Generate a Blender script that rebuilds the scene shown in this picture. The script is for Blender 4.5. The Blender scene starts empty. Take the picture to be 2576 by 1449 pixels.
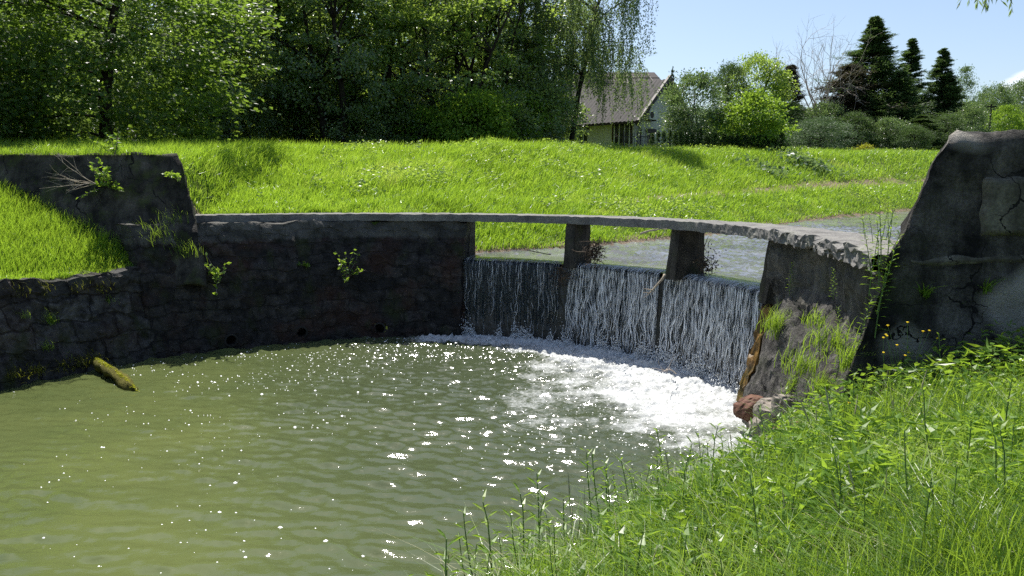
import bpy, bmesh, math, random
import numpy as np
from math import radians, sin, cos, pi
C = bpy.context.scene
col = C.collection

# ------------------------------------------------------------------ camera, sky, sun, exposure
EYE = 3.6
HORIZON = 472.0                       # row of the horizon in a 2575 x 1449 picture
FPX = 1860.0
PITCH = math.atan((724.5 - HORIZON) / FPX)
cam = bpy.data.cameras.new("camera")
cam.sensor_width = 36.0
cam.lens = 36.0 * FPX / 2575.0
cam.clip_start = 0.05
cam.clip_end = 6000
camo = bpy.data.objects.new("camera", cam)
col.objects.link(camo)
camo.location = (0, 0, EYE)
camo.rotation_euler = (pi / 2 - PITCH, 0, 0)
C.camera = camo

SUN_EL, SUN_AZ = radians(63), radians(-19)      # azimuth from +Y towards +X
w = bpy.data.worlds.new("World")
C.world = w
w.use_nodes = True
nt = w.node_tree
nt.nodes.clear()
sky = nt.nodes.new("ShaderNodeTexSky")
sky.sky_type = 'NISHITA'
sky.sun_disc = False
sky.sun_elevation = SUN_EL
sky.sun_rotation = SUN_AZ
sky.altitude = 300
sky.air_density = 1.0
sky.dust_density = 2.0
sky.ozone_density = 1.6
bg = nt.nodes.new("ShaderNodeBackground")
bg.inputs[1].default_value = 0.105
out = nt.nodes.new("ShaderNodeOutputWorld")
# a small cloud low in the sky: noise round one compass direction
tc = nt.nodes.new("ShaderNodeTexCoord")
nz = nt.nodes.new("ShaderNodeTexNoise"); nz.inputs['Scale'].default_value = 9; nz.inputs['Detail'].default_value = 6
mp = nt.nodes.new("ShaderNodeMapping"); mp.inputs['Scale'].default_value = (1, 1, 3.2)
nt.links.new(tc.outputs['Generated'], mp.inputs[0]); nt.links.new(mp.outputs[0], nz.inputs['Vector'])
dst = nt.nodes.new("ShaderNodeVectorMath"); dst.operation = 'DISTANCE'
mp2 = nt.nodes.new("ShaderNodeMapping"); mp2.inputs['Scale'].default_value = (1, 1, 2.6)
nt.links.new(tc.outputs['Generated'], mp2.inputs[0]); nt.links.new(mp2.outputs[0], dst.inputs[0])
dst.inputs[1].default_value = (0.58, 0.81, 0.118 * 2.6)
m1 = nt.nodes.new("ShaderNodeMath"); m1.operation = 'MULTIPLY_ADD'; m1.inputs[1].default_value = -7.5; m1.inputs[2].default_value = 0.35
nt.links.new(dst.outputs['Value'], m1.inputs[0])
m2 = nt.nodes.new("ShaderNodeMath"); m2.operation = 'ADD'
nt.links.new(m1.outputs[0], m2.inputs[0]); nt.links.new(nz.outputs[0], m2.inputs[1])
m3 = nt.nodes.new("ShaderNodeMapRange"); m3.inputs[1].default_value = 0.46; m3.inputs[2].default_value = 0.62
m3.inputs[4].default_value = 0.75
nt.links.new(m2.outputs[0], m3.inputs[0])
mxw = nt.nodes.new("ShaderNodeMixRGB"); mxw.inputs[2].default_value = (8.2, 8.4, 8.8, 1)
nt.links.new(m3.outputs[0], mxw.inputs[0]); nt.links.new(sky.outputs[0], mxw.inputs[1])
nt.links.new(mxw.outputs[0], bg.inputs[0])
nt.links.new(bg.outputs[0], out.inputs[0])

sd = (sin(SUN_AZ) * cos(SUN_EL), cos(SUN_AZ) * cos(SUN_EL), sin(SUN_EL))
sl = bpy.data.lights.new("sun", 'SUN')
sl.energy = 5.0
sl.angle = radians(0.53)
sl.color = (1.0, 0.955, 0.88)
so = bpy.data.objects.new("sun", sl)
col.objects.link(so)
import mathutils
so.rotation_euler = mathutils.Vector(sd).to_track_quat('Z', 'Y').to_euler()
so.location = (0, 0, 60)

C.view_settings.view_transform = 'Standard'
C.view_settings.look = 'None'
C.view_settings.exposure = 0.68
C.view_settings.gamma = 1.0
C.cycles.use_denoising = False
C.cycles.max_bounces = 7
C.cycles.diffuse_bounces = 3
C.cycles.glossy_bounces = 3
C.cycles.transmission_bounces = 5
C.cycles.transparent_max_bounces = 12
C.cycles.caustics_reflective = False
C.cycles.caustics_refractive = False
C.cycles.sample_clamp_indirect = 6
C.cycles.use_adaptive_sampling = True
C.cycles.adaptive_threshold = 0.015

# ------------------------------------------------------------------ helpers
cP, sP = cos(PITCH), sin(PITCH)
def at(px, py, Y):
    """point at depth Y that is seen at pixel px, py of the 2575 x 1449 picture"""
    u = (px - 1287.5) / FPX; v = (724.5 - py) / FPX
    d = (u, cP + v * sP, -sP + v * cP); t = Y / d[1]
    return (t * d[0], Y, EYE + t * d[2])
def onz(px, py, z):
    u = (px - 1287.5) / FPX; v = (724.5 - py) / FPX
    d = (u, cP + v * sP, -sP + v * cP); t = (z - EYE) / d[2]
    return (t * d[0], t * d[1], z)

def hash2(ix, iy, s):
    h = np.sin(ix * 127.1 + iy * 311.7 + s * 74.7) * 43758.5453
    return h - np.floor(h)
def vn(x, y, s=0):
    x = np.asarray(x, float); y = np.asarray(y, float)
    ix, iy = np.floor(x), np.floor(y); fx, fy = x - ix, y - iy
    fx = fx * fx * (3 - 2 * fx); fy = fy * fy * (3 - 2 * fy)
    a = hash2(ix, iy, s); b = hash2(ix + 1, iy, s); c = hash2(ix, iy + 1, s); d = hash2(ix + 1, iy + 1, s)
    return (a + (b - a) * fx) * (1 - fy) + (c + (d - c) * fx) * fy
def fbm(x, y, s=0, o=4):
    r = 0; a = .5
    for k in range(o):
        r = r + a * (vn(x * 2 ** k, y * 2 ** k, s + k * 7) - .5); a *= .55
    return r
def hash3(ix, iy, iz, s):
    h = np.sin(ix * 127.1 + iy * 311.7 + iz * 191.3 + s * 74.7) * 43758.5453
    return h - np.floor(h)
def vn3(P, s=0):
    I = np.floor(P); f = P - I; f = f * f * (3 - 2 * f); r = 0
    for dx in (0, 1):
        for dy in (0, 1):
            for dz in (0, 1):
                wgt = (f[:, 0] if dx else 1 - f[:, 0]) * (f[:, 1] if dy else 1 - f[:, 1]) * (f[:, 2] if dz else 1 - f[:, 2])
                r = r + wgt * hash3(I[:, 0] + dx, I[:, 1] + dy, I[:, 2] + dz, s)
    return r
def rough(V, amp, scale, s=0):
    """real unevenness: push every vertex by a noise vector"""
    V = np.array(V, float)
    D = np.zeros_like(V)
    for k in range(3):
        D[:, k] = (vn3(V * scale, s + k * 3) - .5) + .5 * (vn3(V * scale * 2.3, s + k * 3 + 50) - .5) + .28 * (vn3(V * scale * 5.1, s + k * 3 + 90) - .5)
    return V + D * amp * 2
def smooth(a, b, x):
    t = np.clip((x - a) / (b - a), 0, 1); return t * t * (3 - 2 * t)

def tag(o, label=None, cat=None, group=None, kind=None):
    if label: o["label"] = label
    if cat: o["category"] = cat
    if group: o["group"] = group
    if kind: o["kind"] = kind
    return o
def empty(name, loc=(0, 0, 0), rz=0):
    o = bpy.data.objects.new(name, None); col.objects.link(o)
    o.location = loc; o.rotation_euler = (0, 0, rz); o.empty_display_size = .2
    return o
def mesh(name, V, F, mat=None, parent=None, smooth_=False, attrs=None, fix=False, mats=None, mi=None):
    """V (n,3); F an (m,k) array or a list of arrays / lists of polygons"""
    me = bpy.data.meshes.new(name)
    V = np.asarray(V, np.float32)
    if isinstance(F, np.ndarray): F = [F]
    arr = []
    for f in F:
        if isinstance(f, np.ndarray): arr.append(f)
        else: arr.append(np.array([f]))
    nl = sum(a.size for a in arr); npoly = sum(a.shape[0] for a in arr)
    me.vertices.add(len(V)); me.vertices.foreach_set('co', V.ravel())
    me.loops.add(nl); me.loops.foreach_set('vertex_index', np.concatenate([a.ravel() for a in arr]).astype(np.int32))
    me.polygons.add(npoly)
    tot = np.concatenate([np.full(a.shape[0], a.shape[1]) for a in arr]).astype(np.int32)
    st = np.concatenate([[0], np.cumsum(tot)[:-1]]).astype(np.int32)
    me.polygons.foreach_set('loop_start', st); me.polygons.foreach_set('loop_total', tot)
    if mi is not None: me.polygons.foreach_set('material_index', np.asarray(mi, np.int32))
    me.polygons.foreach_set('use_smooth', np.full(npoly, bool(smooth_)))
    me.update(calc_edges=True); me.validate()
    if fix:
        bm = bmesh.new(); bm.from_mesh(me); bmesh.ops.recalc_face_normals(bm, faces=bm.faces); bm.to_mesh(me); bm.free()
    if attrs:
        for k, a in attrs.items():
            at_ = me.attributes.new(k, 'FLOAT', 'POINT'); at_.data.foreach_set('value', np.asarray(a, np.float32))
    for m in (mats or [mat]):
        if m: me.materials.append(m)
    o = bpy.data.objects.new(name, me); col.objects.link(o)
    if parent: o.parent = parent
    return o
def gridF(n, m, wrap=False):
    i = np.arange(n - 1)[:, None] * m
    j = np.arange(m - 1)[None, :]
    a = (i + j).ravel()
    F = np.stack([a, a + 1, a + m + 1, a + m], 1)
    if wrap:
        k = np.arange(n - 1) * m
        F = np.concatenate([F, np.stack([k + m - 1, k, k + m, k + 2 * m - 1], 1)])
    return F
class MB:
    """collects shapes into one mesh"""
    def __init__(s): s.V = []; s.F = []; s.n = 0
    def add(s, V, F):
        s.V.append(np.asarray(V, float))
        for f in (F if isinstance(F, list) else [F]):
            s.F.append(np.asarray(f if isinstance(f, np.ndarray) else [f]) + s.n)
        s.n += len(V); return s
    def box(s, x0, x1, y0, y1, z0, z1):
        V = [(x, y, z) for z in (z0, z1) for (x, y) in ((x0, y0), (x1, y0), (x1, y1), (x0, y1))]
        return s.add(V, np.array([(0, 3, 2, 1), (4, 5, 6, 7), (0, 1, 5, 4), (1, 2, 6, 5), (2, 3, 7, 6), (3, 0, 4, 7)]))
    def tube(s, pts, rad, sides=5):
        V, F = tube(pts, rad, sides); return s.add(V, F)
    def build(s, name, mat, parent=None, **k):
        by = {}
        for f in s.F: by.setdefault(f.shape[1], []).append(f)
        return mesh(name, np.concatenate(s.V), [np.concatenate(v) for v in by.values()], mat, parent, **k)
def tube(pts, rad, sides=5):
    P = np.asarray(pts, float); n = len(P)
    T = np.gradient(P, axis=0); T /= np.linalg.norm(T, axis=1)[:, None] + 1e-9
    ref = np.array([0.31, 0.17, .93]) if abs(T[0, 2]) < .8 else np.array([1., .2, 0])
    A = np.cross(T, ref); A /= np.linalg.norm(A, axis=1)[:, None] + 1e-9
    B = np.cross(T, A)
    an = np.arange(sides) * 2 * pi / sides
    r = np.asarray(rad, float) * np.ones(n)
    V = P[:, None, :] + r[:, None, None] * (np.cos(an)[None, :, None] * A[:, None, :] + np.sin(an)[None, :, None] * B[:, None, :])
    V = V.reshape(-1, 3)
    V = np.concatenate([V, P[:1], P[-1:]])
    i = np.arange(n - 1)[:, None] * sides; j = np.arange(sides)[None, :]; j2 = (j + 1) % sides
    F = np.stack([(i + j).ravel(), (i + j2).ravel(), (i + sides + j2).ravel(), (i + sides + j).ravel()], 1)
    a = n * sides
    caps = np.array([(a, (k + 1) % sides, k) for k in range(sides)] + [(a + 1, (n - 1) * sides + k, (n - 1) * sides + (k + 1) % sides) for k in range(sides)])
    return V, [F, caps]

# ------------------------------------------------------------------ materials
def nmat(name):
    m = bpy.data.materials.new(name); m.use_nodes = True
    t = m.node_tree; t.nodes.clear()
    o = t.nodes.new("ShaderNodeOutputMaterial")
    return m, t, o
def N(t, ty, **k):
    n = t.nodes.new(ty)
    for a, b in k.items():
        if a in n.inputs: n.inputs[a].default_value = b
        else: setattr(n, a, b)
    return n
def noise(t, scale, detail=5, vec=None, rough_=.55, stretch=None):
    n = N(t, "ShaderNodeTexNoise"); n.inputs['Scale'].default_value = scale; n.inputs['Detail'].default_value = detail; n.inputs['Roughness'].default_value = rough_
    src = vec
    if src is None:
        tc = N(t, "ShaderNodeTexCoord"); src = tc.outputs['Object']
    if stretch:
        mp = N(t, "ShaderNodeMapping"); mp.inputs['Scale'].default_value = stretch
        t.links.new(src, mp.inputs[0]); src = mp.outputs[0]
    t.links.new(src, n.inputs['Vector'])
    return n
def ramp(t, src, stops):
    r = N(t, "ShaderNodeValToRGB"); e = r.color_ramp.elements
    while len(e) < len(stops): e.new(.5)
    for k, (p, c) in enumerate(stops):
        e[k].position = p; e[k].color = (c if len(c) == 4 else (*c, 1)) if isinstance(c, tuple) else (c, c, c, 1)
    t.links.new(src, r.inputs[0]); return r
def mixc(t, f, a, b):
    m = N(t, "ShaderNodeMixRGB")
    for i, v in ((0, f), (1, a), (2, b)):
        if isinstance(v, bpy.types.NodeSocket): t.links.new(v, m.inputs[i])
        elif isinstance(v, tuple): m.inputs[i].default_value = (*v, 1)
        else: m.inputs[i].default_value = v
    return m.outputs[0]
def math_(t, op, a, b=None, c=None):
    m = N(t, "ShaderNodeMath", operation=op)
    for i, v in enumerate((a, b, c)):
        if v is None: continue
        if isinstance(v, bpy.types.NodeSocket): t.links.new(v, m.inputs[i])
        else: m.inputs[i].default_value = v
    return m.outputs[0]
def plain(name, colr, rgh=.6, spec=.4, metal=0, var=0, vs=6, bump=0, bs=20):
    m, t, o = nmat(name); p = N(t, "ShaderNodeBsdfPrincipled")
    p.inputs['Roughness'].default_value = rgh; p.inputs['Metallic'].default_value = metal
    p.inputs['Specular IOR Level'].default_value = spec
    if var:
        n = noise(t, vs, 5)
        r = ramp(t, n.outputs[0], [(.3, tuple(c * (1 - var) for c in colr)), (.7, tuple(min(1, c * (1 + var)) for c in colr))])
        t.links.new(r.outputs[0], p.inputs['Base Color'])
    else: p.inputs['Base Color'].default_value = (*colr, 1)
    if bump:
        n = noise(t, bs, 6); b = N(t, "ShaderNodeBump"); b.inputs['Strength'].default_value = bump; b.inputs['Distance'].default_value = .02
        t.links.new(n.outputs[0], b.inputs['Height']); t.links.new(b.outputs[0], p.inputs['Normal'])
    t.links.new(p.outputs[0], o.inputs[0]); return m
def leafmat(name, a, b, trans, tmix=.45, rgh=.42, spec=.35, vs=3.5, big=.25, third=None):
    """a..b reflect colours, trans the colour of light coming through the leaf"""
    m, t, o = nmat(name)
    g = N(t, "ShaderNodeNewGeometry")
    n1 = noise(t, vs, 3, g.outputs['Position']); n2 = noise(t, big, 2, g.outputs['Position'])
    s = math_(t, 'ADD', math_(t, 'MULTIPLY', n1.outputs[0], .62), math_(t, 'MULTIPLY', n2.outputs[0], .38))
    st = [(.36, a), (.62, b)]
    if third: st = [(.34, a), (.55, b), (.72, third)]
    r = ramp(t, s, st)
    p = N(t, "ShaderNodeBsdfPrincipled"); p.inputs['Roughness'].default_value = rgh; p.inputs['Specular IOR Level'].default_value = spec
    t.links.new(r.outputs[0], p.inputs['Base Color'])
    tr = N(t, "ShaderNodeBsdfTranslucent")
    mxt = mixc(t, .45, r.outputs[0], trans); 
    t.links.new(mxt, tr.inputs[0])
    mx = N(t, "ShaderNodeMixShader"); mx.inputs[0].default_value = tmix
    t.links.new(p.outputs[0], mx.inputs[1]); t.links.new(tr.outputs[0], mx.inputs[2])
    t.links.new(mx.outputs[0], o.inputs[0]); return m
def concrete(name, dark, light, sc=1.3, lo=.38, hi=.66, moss=0, rust=0, bump=.6, streak=True, crack=0, rgh=.88, patch=0, bdist=.03):
    m, t, o = nmat(name); p = N(t, "ShaderNodeBsdfPrincipled"); p.inputs['Roughness'].default_value = rgh
    p.inputs['Specular IOR Level'].default_value = .25
    n = noise(t, sc, 8, rough_=.65); c = ramp(t, n.outputs[0], [(lo, dark), (hi, light)]).outputs[0]
    if streak:
        s = noise(t, 3.0, 5, stretch=(1.6, 1.6, .22)); f = ramp(t, s.outputs[0], [(.42, 0.0), (.68, .75)])
        c = mixc(t, f.outputs[0], c, tuple(x * .45 for x in dark))
    fine = noise(t, 34, 4); ff = ramp(t, fine.outputs[0], [(.35, .55), (.65, 1.15)])
    mm = N(t, "ShaderNodeMixRGB", blend_type='MULTIPLY'); mm.inputs[0].default_value = .8
    t.links.new(c, mm.inputs[1]); t.links.new(ff.outputs[0], mm.inputs[2]); c = mm.outputs[0]
    if patch:
        q = noise(t, .55, 2); f = ramp(t, q.outputs[0], [(.55, 0.0), (.60, 1.0)]); c = mixc(t, math_(t, 'MULTIPLY', f.outputs[0], patch), c, tuple(min(1, x * 2.2) for x in light))
    if moss:
        q = noise(t, 2.2, 6); f = ramp(t, q.outputs[0], [(.52, 0.0), (.66, 1.0)]); c = mixc(t, math_(t, 'MULTIPLY', f.outputs[0], moss), c, (.055, .075, .016))
    if rust:
        q = noise(t, 1.1, 5); f = ramp(t, q.outputs[0], [(.56, 0.0), (.68, 1.0)]); c = mixc(t, math_(t, 'MULTIPLY', f.outputs[0], rust), c, (.10, .04, .02))
    hgt = noise(t, 7, 9, rough_=.7).outputs[0]
    if crack:
        v = N(t, "ShaderNodeTexVoronoi", feature='DISTANCE_TO_EDGE'); v.inputs['Scale'].default_value = crack
        tcn = N(t, "ShaderNodeTexCoord"); wn = noise(t, 2.5, 4)
        wv = N(t, "ShaderNodeMixRGB", blend_type='ADD'); wv.inputs[0].default_value = .45
        t.links.new(tcn.outputs['Object'], wv.inputs[1]); t.links.new(wn.outputs[1], wv.inputs[2]); t.links.new(wv.outputs[0], v.inputs['Vector'])
        cm = noise(t, 1.2, 3); wide = math_(t, 'MULTIPLY', ramp(t, cm.outputs[0], [(.45, 0.0), (.62, 1.0)]).outputs[0], .013)
        f = math_(t, 'LESS_THAN', v.outputs['Distance'], wide)
        c = mixc(t, f, c, (.008, .008, .008)); hgt = math_(t, 'SUBTRACT', hgt, math_(t, 'MULTIPLY', f, .8))
    b = N(t, "ShaderNodeBump"); b.inputs['Strength'].default_value = bump; b.inputs['Distance'].default_value = bdist
    t.links.new(hgt, b.inputs['Height']); t.links.new(b.outputs[0], p.inputs['Normal'])
    t.links.new(c, p.inputs['Base Color']); t.links.new(p.outputs[0], o.inputs[0]); return m
def stonework(name, dark, light, mortar, bw=.55, bh=.28, rust=.28, wet=0):
    """coursed stone blocks laid by angle round the basin (object centre = basin centre)"""
    m, t, o = nmat(name); p = N(t, "ShaderNodeBsdfPrincipled"); p.inputs['Roughness'].default_value = .8; p.inputs['Specular IOR Level'].default_value = .3
    tcn = N(t, "ShaderNodeTexCoord"); sp = N(t, "ShaderNodeSeparateXYZ"); t.links.new(tcn.outputs['Object'], sp.inputs[0])
    ang = math_(t, 'MULTIPLY', math_(t, 'ARCTAN2', sp.outputs[1], sp.outputs[0]), 6.8)
    cb = N(t, "ShaderNodeCombineXYZ"); t.links.new(ang, cb.inputs[0]); t.links.new(sp.outputs[2], cb.inputs[1])
    wn = noise(t, 1.6, 4); wv = N(t, "ShaderNodeMixRGB", blend_type='ADD'); wv.inputs[0].default_value = .5
    t.links.new(cb.outputs[0], wv.inputs[1]); t.links.new(wn.outputs[1], wv.inputs[2])
    br = N(t, "ShaderNodeTexBrick"); t.links.new(wv.outputs[0], br.inputs['Vector'])
    br.inputs['Scale'].default_value = 1; br.inputs['Brick Width'].default_value = bw; br.inputs['Row Height'].default_value = bh
    br.inputs['Mortar Size'].default_value = .022; br.inputs['Mortar Smooth'].default_value = .6
    br.inputs['Color1'].default_value = (*dark, 1); br.inputs['Color2'].default_value = (*light, 1); br.inputs['Mortar'].default_value = (*mortar, 1)
    n = noise(t, 5, 7, rough_=.7); f = ramp(t, n.outputs[0], [(.38, .18), (.66, 1.9)])
    mm = N(t, "ShaderNodeMixRGB", blend_type='MULTIPLY'); mm.inputs[0].default_value = .9
    t.links.new(br.outputs[0], mm.inputs[1]); t.links.new(f.outputs[0], mm.inputs[2]); c = mm.outputs[0]
    q = noise(t, 1.0, 5); f = ramp(t, q.outputs[0], [(.5, 0.0), (.64, 1.0)]); c = mixc(t, math_(t, 'MULTIPLY', f.outputs[0], rust), c, (.085, .030, .014))
    q = noise(t, 1.7, 6, stretch=(1, 1, .6)); f = ramp(t, q.outputs[0], [(.55, 0.0), (.68, 1.0)]); c = mixc(t, math_(t, 'MULTIPLY', f.outputs[0], .75), c, (.026, .036, .009))
    # the top band is poured concrete, not stone
    zz = math_(t, 'ADD', sp.outputs[2], math_(t, 'MULTIPLY', n.outputs[0], .25))
    zt = N(t, "ShaderNodeMapRange"); zt.inputs[1].default_value = 2.48; zt.inputs[2].default_value = 2.56; t.links.new(zz, zt.inputs[0])
    n3 = noise(t, 2.5, 6); cc = ramp(t, n3.outputs[0], [(.35, (.035, .035, .030)), (.65, (.11, .107, .092))])
    c = mixc(t, zt.outputs[0], c, cc.outputs[0])
    b = N(t, "ShaderNodeBump"); b.inputs['Strength'].default_value = 1.0; b.inputs['Distance'].default_value = .09
    hh = math_(t, 'ADD', math_(t, 'MULTIPLY', br.outputs['Fac'], -.5), n.outputs[0])
    t.links.new(hh, b.inputs['Height']); t.links.new(b.outputs[0], p.inputs['Normal'])
    t.links.new(c, p.inputs['Base Color']); t.links.new(p.outputs[0], o.inputs[0]); return m

M = {}
M['leaf_maple'] = leafmat('maple_leaves', (.026, .060, .018), (.070, .135, .030), (.52, .78, .07), .40, spec=.3)
M['leaf_dark'] = leafmat('wood_leaves', (.040, .078, .035), (.115, .185, .068), (.58, .80, .12), .42, rgh=.3, spec=.9, big=.35, third=(.30, .42, .09))
M['leaf_mid'] = leafmat('mid_leaves', (.06, .115, .03), (.14, .23, .055), (.70, .92, .10), .5, rgh=.34, spec=.6, big=.35, third=(.34, .46, .09))
M['leaf_lime'] = leafmat('lime_leaves', (.08, .17, .02), (.14, .26, .03), (.5, .7, .06), .5)
M['leaf_grey'] = leafmat('grey_green_leaves', (.06, .11, .045), (.12, .19, .075), (.36, .52, .12), .38, rgh=.33, spec=.5)
M['leaf_birch'] = leafmat('birch_leaves', (.055, .11, .045), (.12, .19, .07), (.46, .62, .14), .42, rgh=.4)
M['needle'] = leafmat('needles', (.028, .060, .024), (.07, .125, .04), (.25, .40, .07), .32, rgh=.5)
M['needle_blue'] = leafmat('blue_green_needles', (.05, .095, .05), (.10, .16, .07), (.22, .34, .10), .3, rgh=.5)
M['needle_brown'] = leafmat('brownish_needles', (.03, .035, .02), (.075, .06, .038), (.15, .15, .06), .22, rgh=.5)
M['leaf_yellow'] = leafmat('yellow_leaves', (.28, .32, .03), (.42, .42, .04), (.7, .7, .06), .4)
M['grass'] = leafmat('grass_blades', (.07, .175, .02), (.18, .33, .03), (.67, .92, .06), .5, rgh=.36, spec=.6, vs=1.3, big=.35, third=(.40, .40, .13))
M['grass_near'] = leafmat('bank_grass_blades', (.030, .075, .012), (.13, .23, .03), (.60, .86, .06), .48, rgh=.36, spec=.5, vs=3.5, big=.8, third=(.40, .42, .17))
M['herb'] = leafmat('herb_leaves', (.04, .09, .014), (.14, .25, .03), (.60, .86, .06), .48, rgh=.38, spec=.45, vs=4, big=.8, third=(.30, .36, .09))
M['straw'] = plain('dry_stalks', (.38, .34, .2), .7, var=.25)
M['moss_leaf'] = leafmat('mossy_green', (.05, .06, .012), (.14, .15, .02), (.45, .48, .04), .35)
M['stem'] = plain('green_stems', (.10, .17, .04), .6, var=.2)
M['bark'] = plain('dark_bark', (.028, .024, .02), .95, .1, var=.5, vs=9, bump=1, bs=14)
M['bark_grey'] = plain('grey_bark', (.20, .18, .16), .9, .2, var=.35, vs=9, bump=.8, bs=14)
M['twig'] = plain('pale_twigs', (.44, .38, .33), .85, .2, var=.3, vs=12)
M['wood_dead'] = plain('bleached_wood', (.34, .29, .22), .8, .2, var=.4, vs=14, bump=.6)
M['debris'] = plain('wet_flood_litter', (.075, .055, .038), .85, .3, var=.6, vs=20)
M['slab'] = concrete('walkway_concrete', (.10, .097, .09), (.29, .28, .262), 2.2, .3, .7, moss=.25, streak=False, bump=.5)
M['pier'] = concrete('pier_concrete', (.035, .032, .027), (.11, .10, .08), 2.0, moss=.3, bump=.7)
M['tower'] = concrete('weathered_abutment', (.010, .010, .0105), (.19, .178, .158), 2.1, .38, .70, moss=.2, crack=1.1, patch=.75, bump=1.0, bdist=.09)
M['wing'] = concrete('mossy_abutment', (.012, .012, .011), (.13, .12, .10), 2.0, .36, .72, moss=.55, crack=.7, bump=1.0, bdist=.05)
M['stone'] = stonework('dam_stonework', (.036, .033, .030), (.014, .013, .0125), (.018, .017, .016))
M['stone_low'] = stonework('retaining_stonework', (.062, .060, .056), (.026, .025, .024), (.020, .019, .018), .8, .42, rust=.12)
M['sill'] = plain('wet_black_sill', (.030, .029, .026), .3, .5, var=.4, vs=5, bump=.8, bs=9)
M['slope'] = concrete('eroded_slope', (.024, .023, .021), (.14, .132, .122), 3.8, .37, .66, moss=.2, rust=.25, streak=False, bump=1.0, bdist=.07)
M['ochre'] = concrete('ochre_wet_edge', (.06, .035, .014), (.24, .14, .04), 3.0, .35, .65, moss=.4, streak=False, rgh=.4)
M['rock_red'] = plain('reddish_rock', (.13, .06, .04), .75, .3, var=.4, vs=5, bump=1, bs=9)
M['rock_grey'] = plain('grey_rock', (.24, .21, .18), .8, .3, var=.4, vs=5, bump=1, bs=9)
M['moss'] = plain('yellow_moss', (.085, .08, .02), .95, .1, var=.5, vs=16, bump=1, bs=40)
M['black'] = plain('dark_hole', (.01, .01, .01), .9)

# ------------------------------------------------------------------ the lie of the land
CX0, CY0 = -2.8, 10.95
WC = (CX0, CY0, 0)
LB = np.array([(-60, 12), (-12, 17.9), (-7.4, 18.0), (-2.8, 19.2), (-1.0, 18.95), (.6, 19.8), (2, 20.4), (3.6, 21.8), (6.2, 23.8), (12.1, 30.5), (18, 36), (25, 41.5), (34, 46), (60, 55), (220, 90)], float)
RB = np.array([(4.9, 9.0), (6.4, 10.6), (9, 13.2), (15, 19.5), (24, 26), (40, 33), (80, 42), (220, 70)], float)
SH = np.array([(6.0, 11.5), (4.0, 10.35), (3.4, 9.2), (2.5, 7.85), (1.2, 6.6), (.2, 5.6), (-.75, 4.7), (-1.3, 3.6), (-1.7, 2.2), (-2.0, -4), (-2.5, -40)], float)
def sdist(x, y, L):
    """distance to polyline, positive on its left side"""
    best = np.full(x.shape, 1e9); sg = np.ones(x.shape)
    for a, b in zip(L[:-1], L[1:]):
        d = b - a; l2 = d @ d
        t = np.clip(((x - a[0]) * d[0] + (y - a[1]) * d[1]) / l2, 0, 1)
        qx, qy = x - a[0] - t * d[0], y - a[1] - t * d[1]
        r = np.hypot(qx, qy); cr = d[0] * (y - a[1]) - d[1] * (x - a[0])
        u = r < best - 1e-7; best = np.where(u, r, best); sg = np.where(u, np.sign(cr), sg)
    return best * sg
def zw(y): return 1.885 + .026 * np.clip(np.asarray(y, float) - 17.5, 0, 120)
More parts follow.
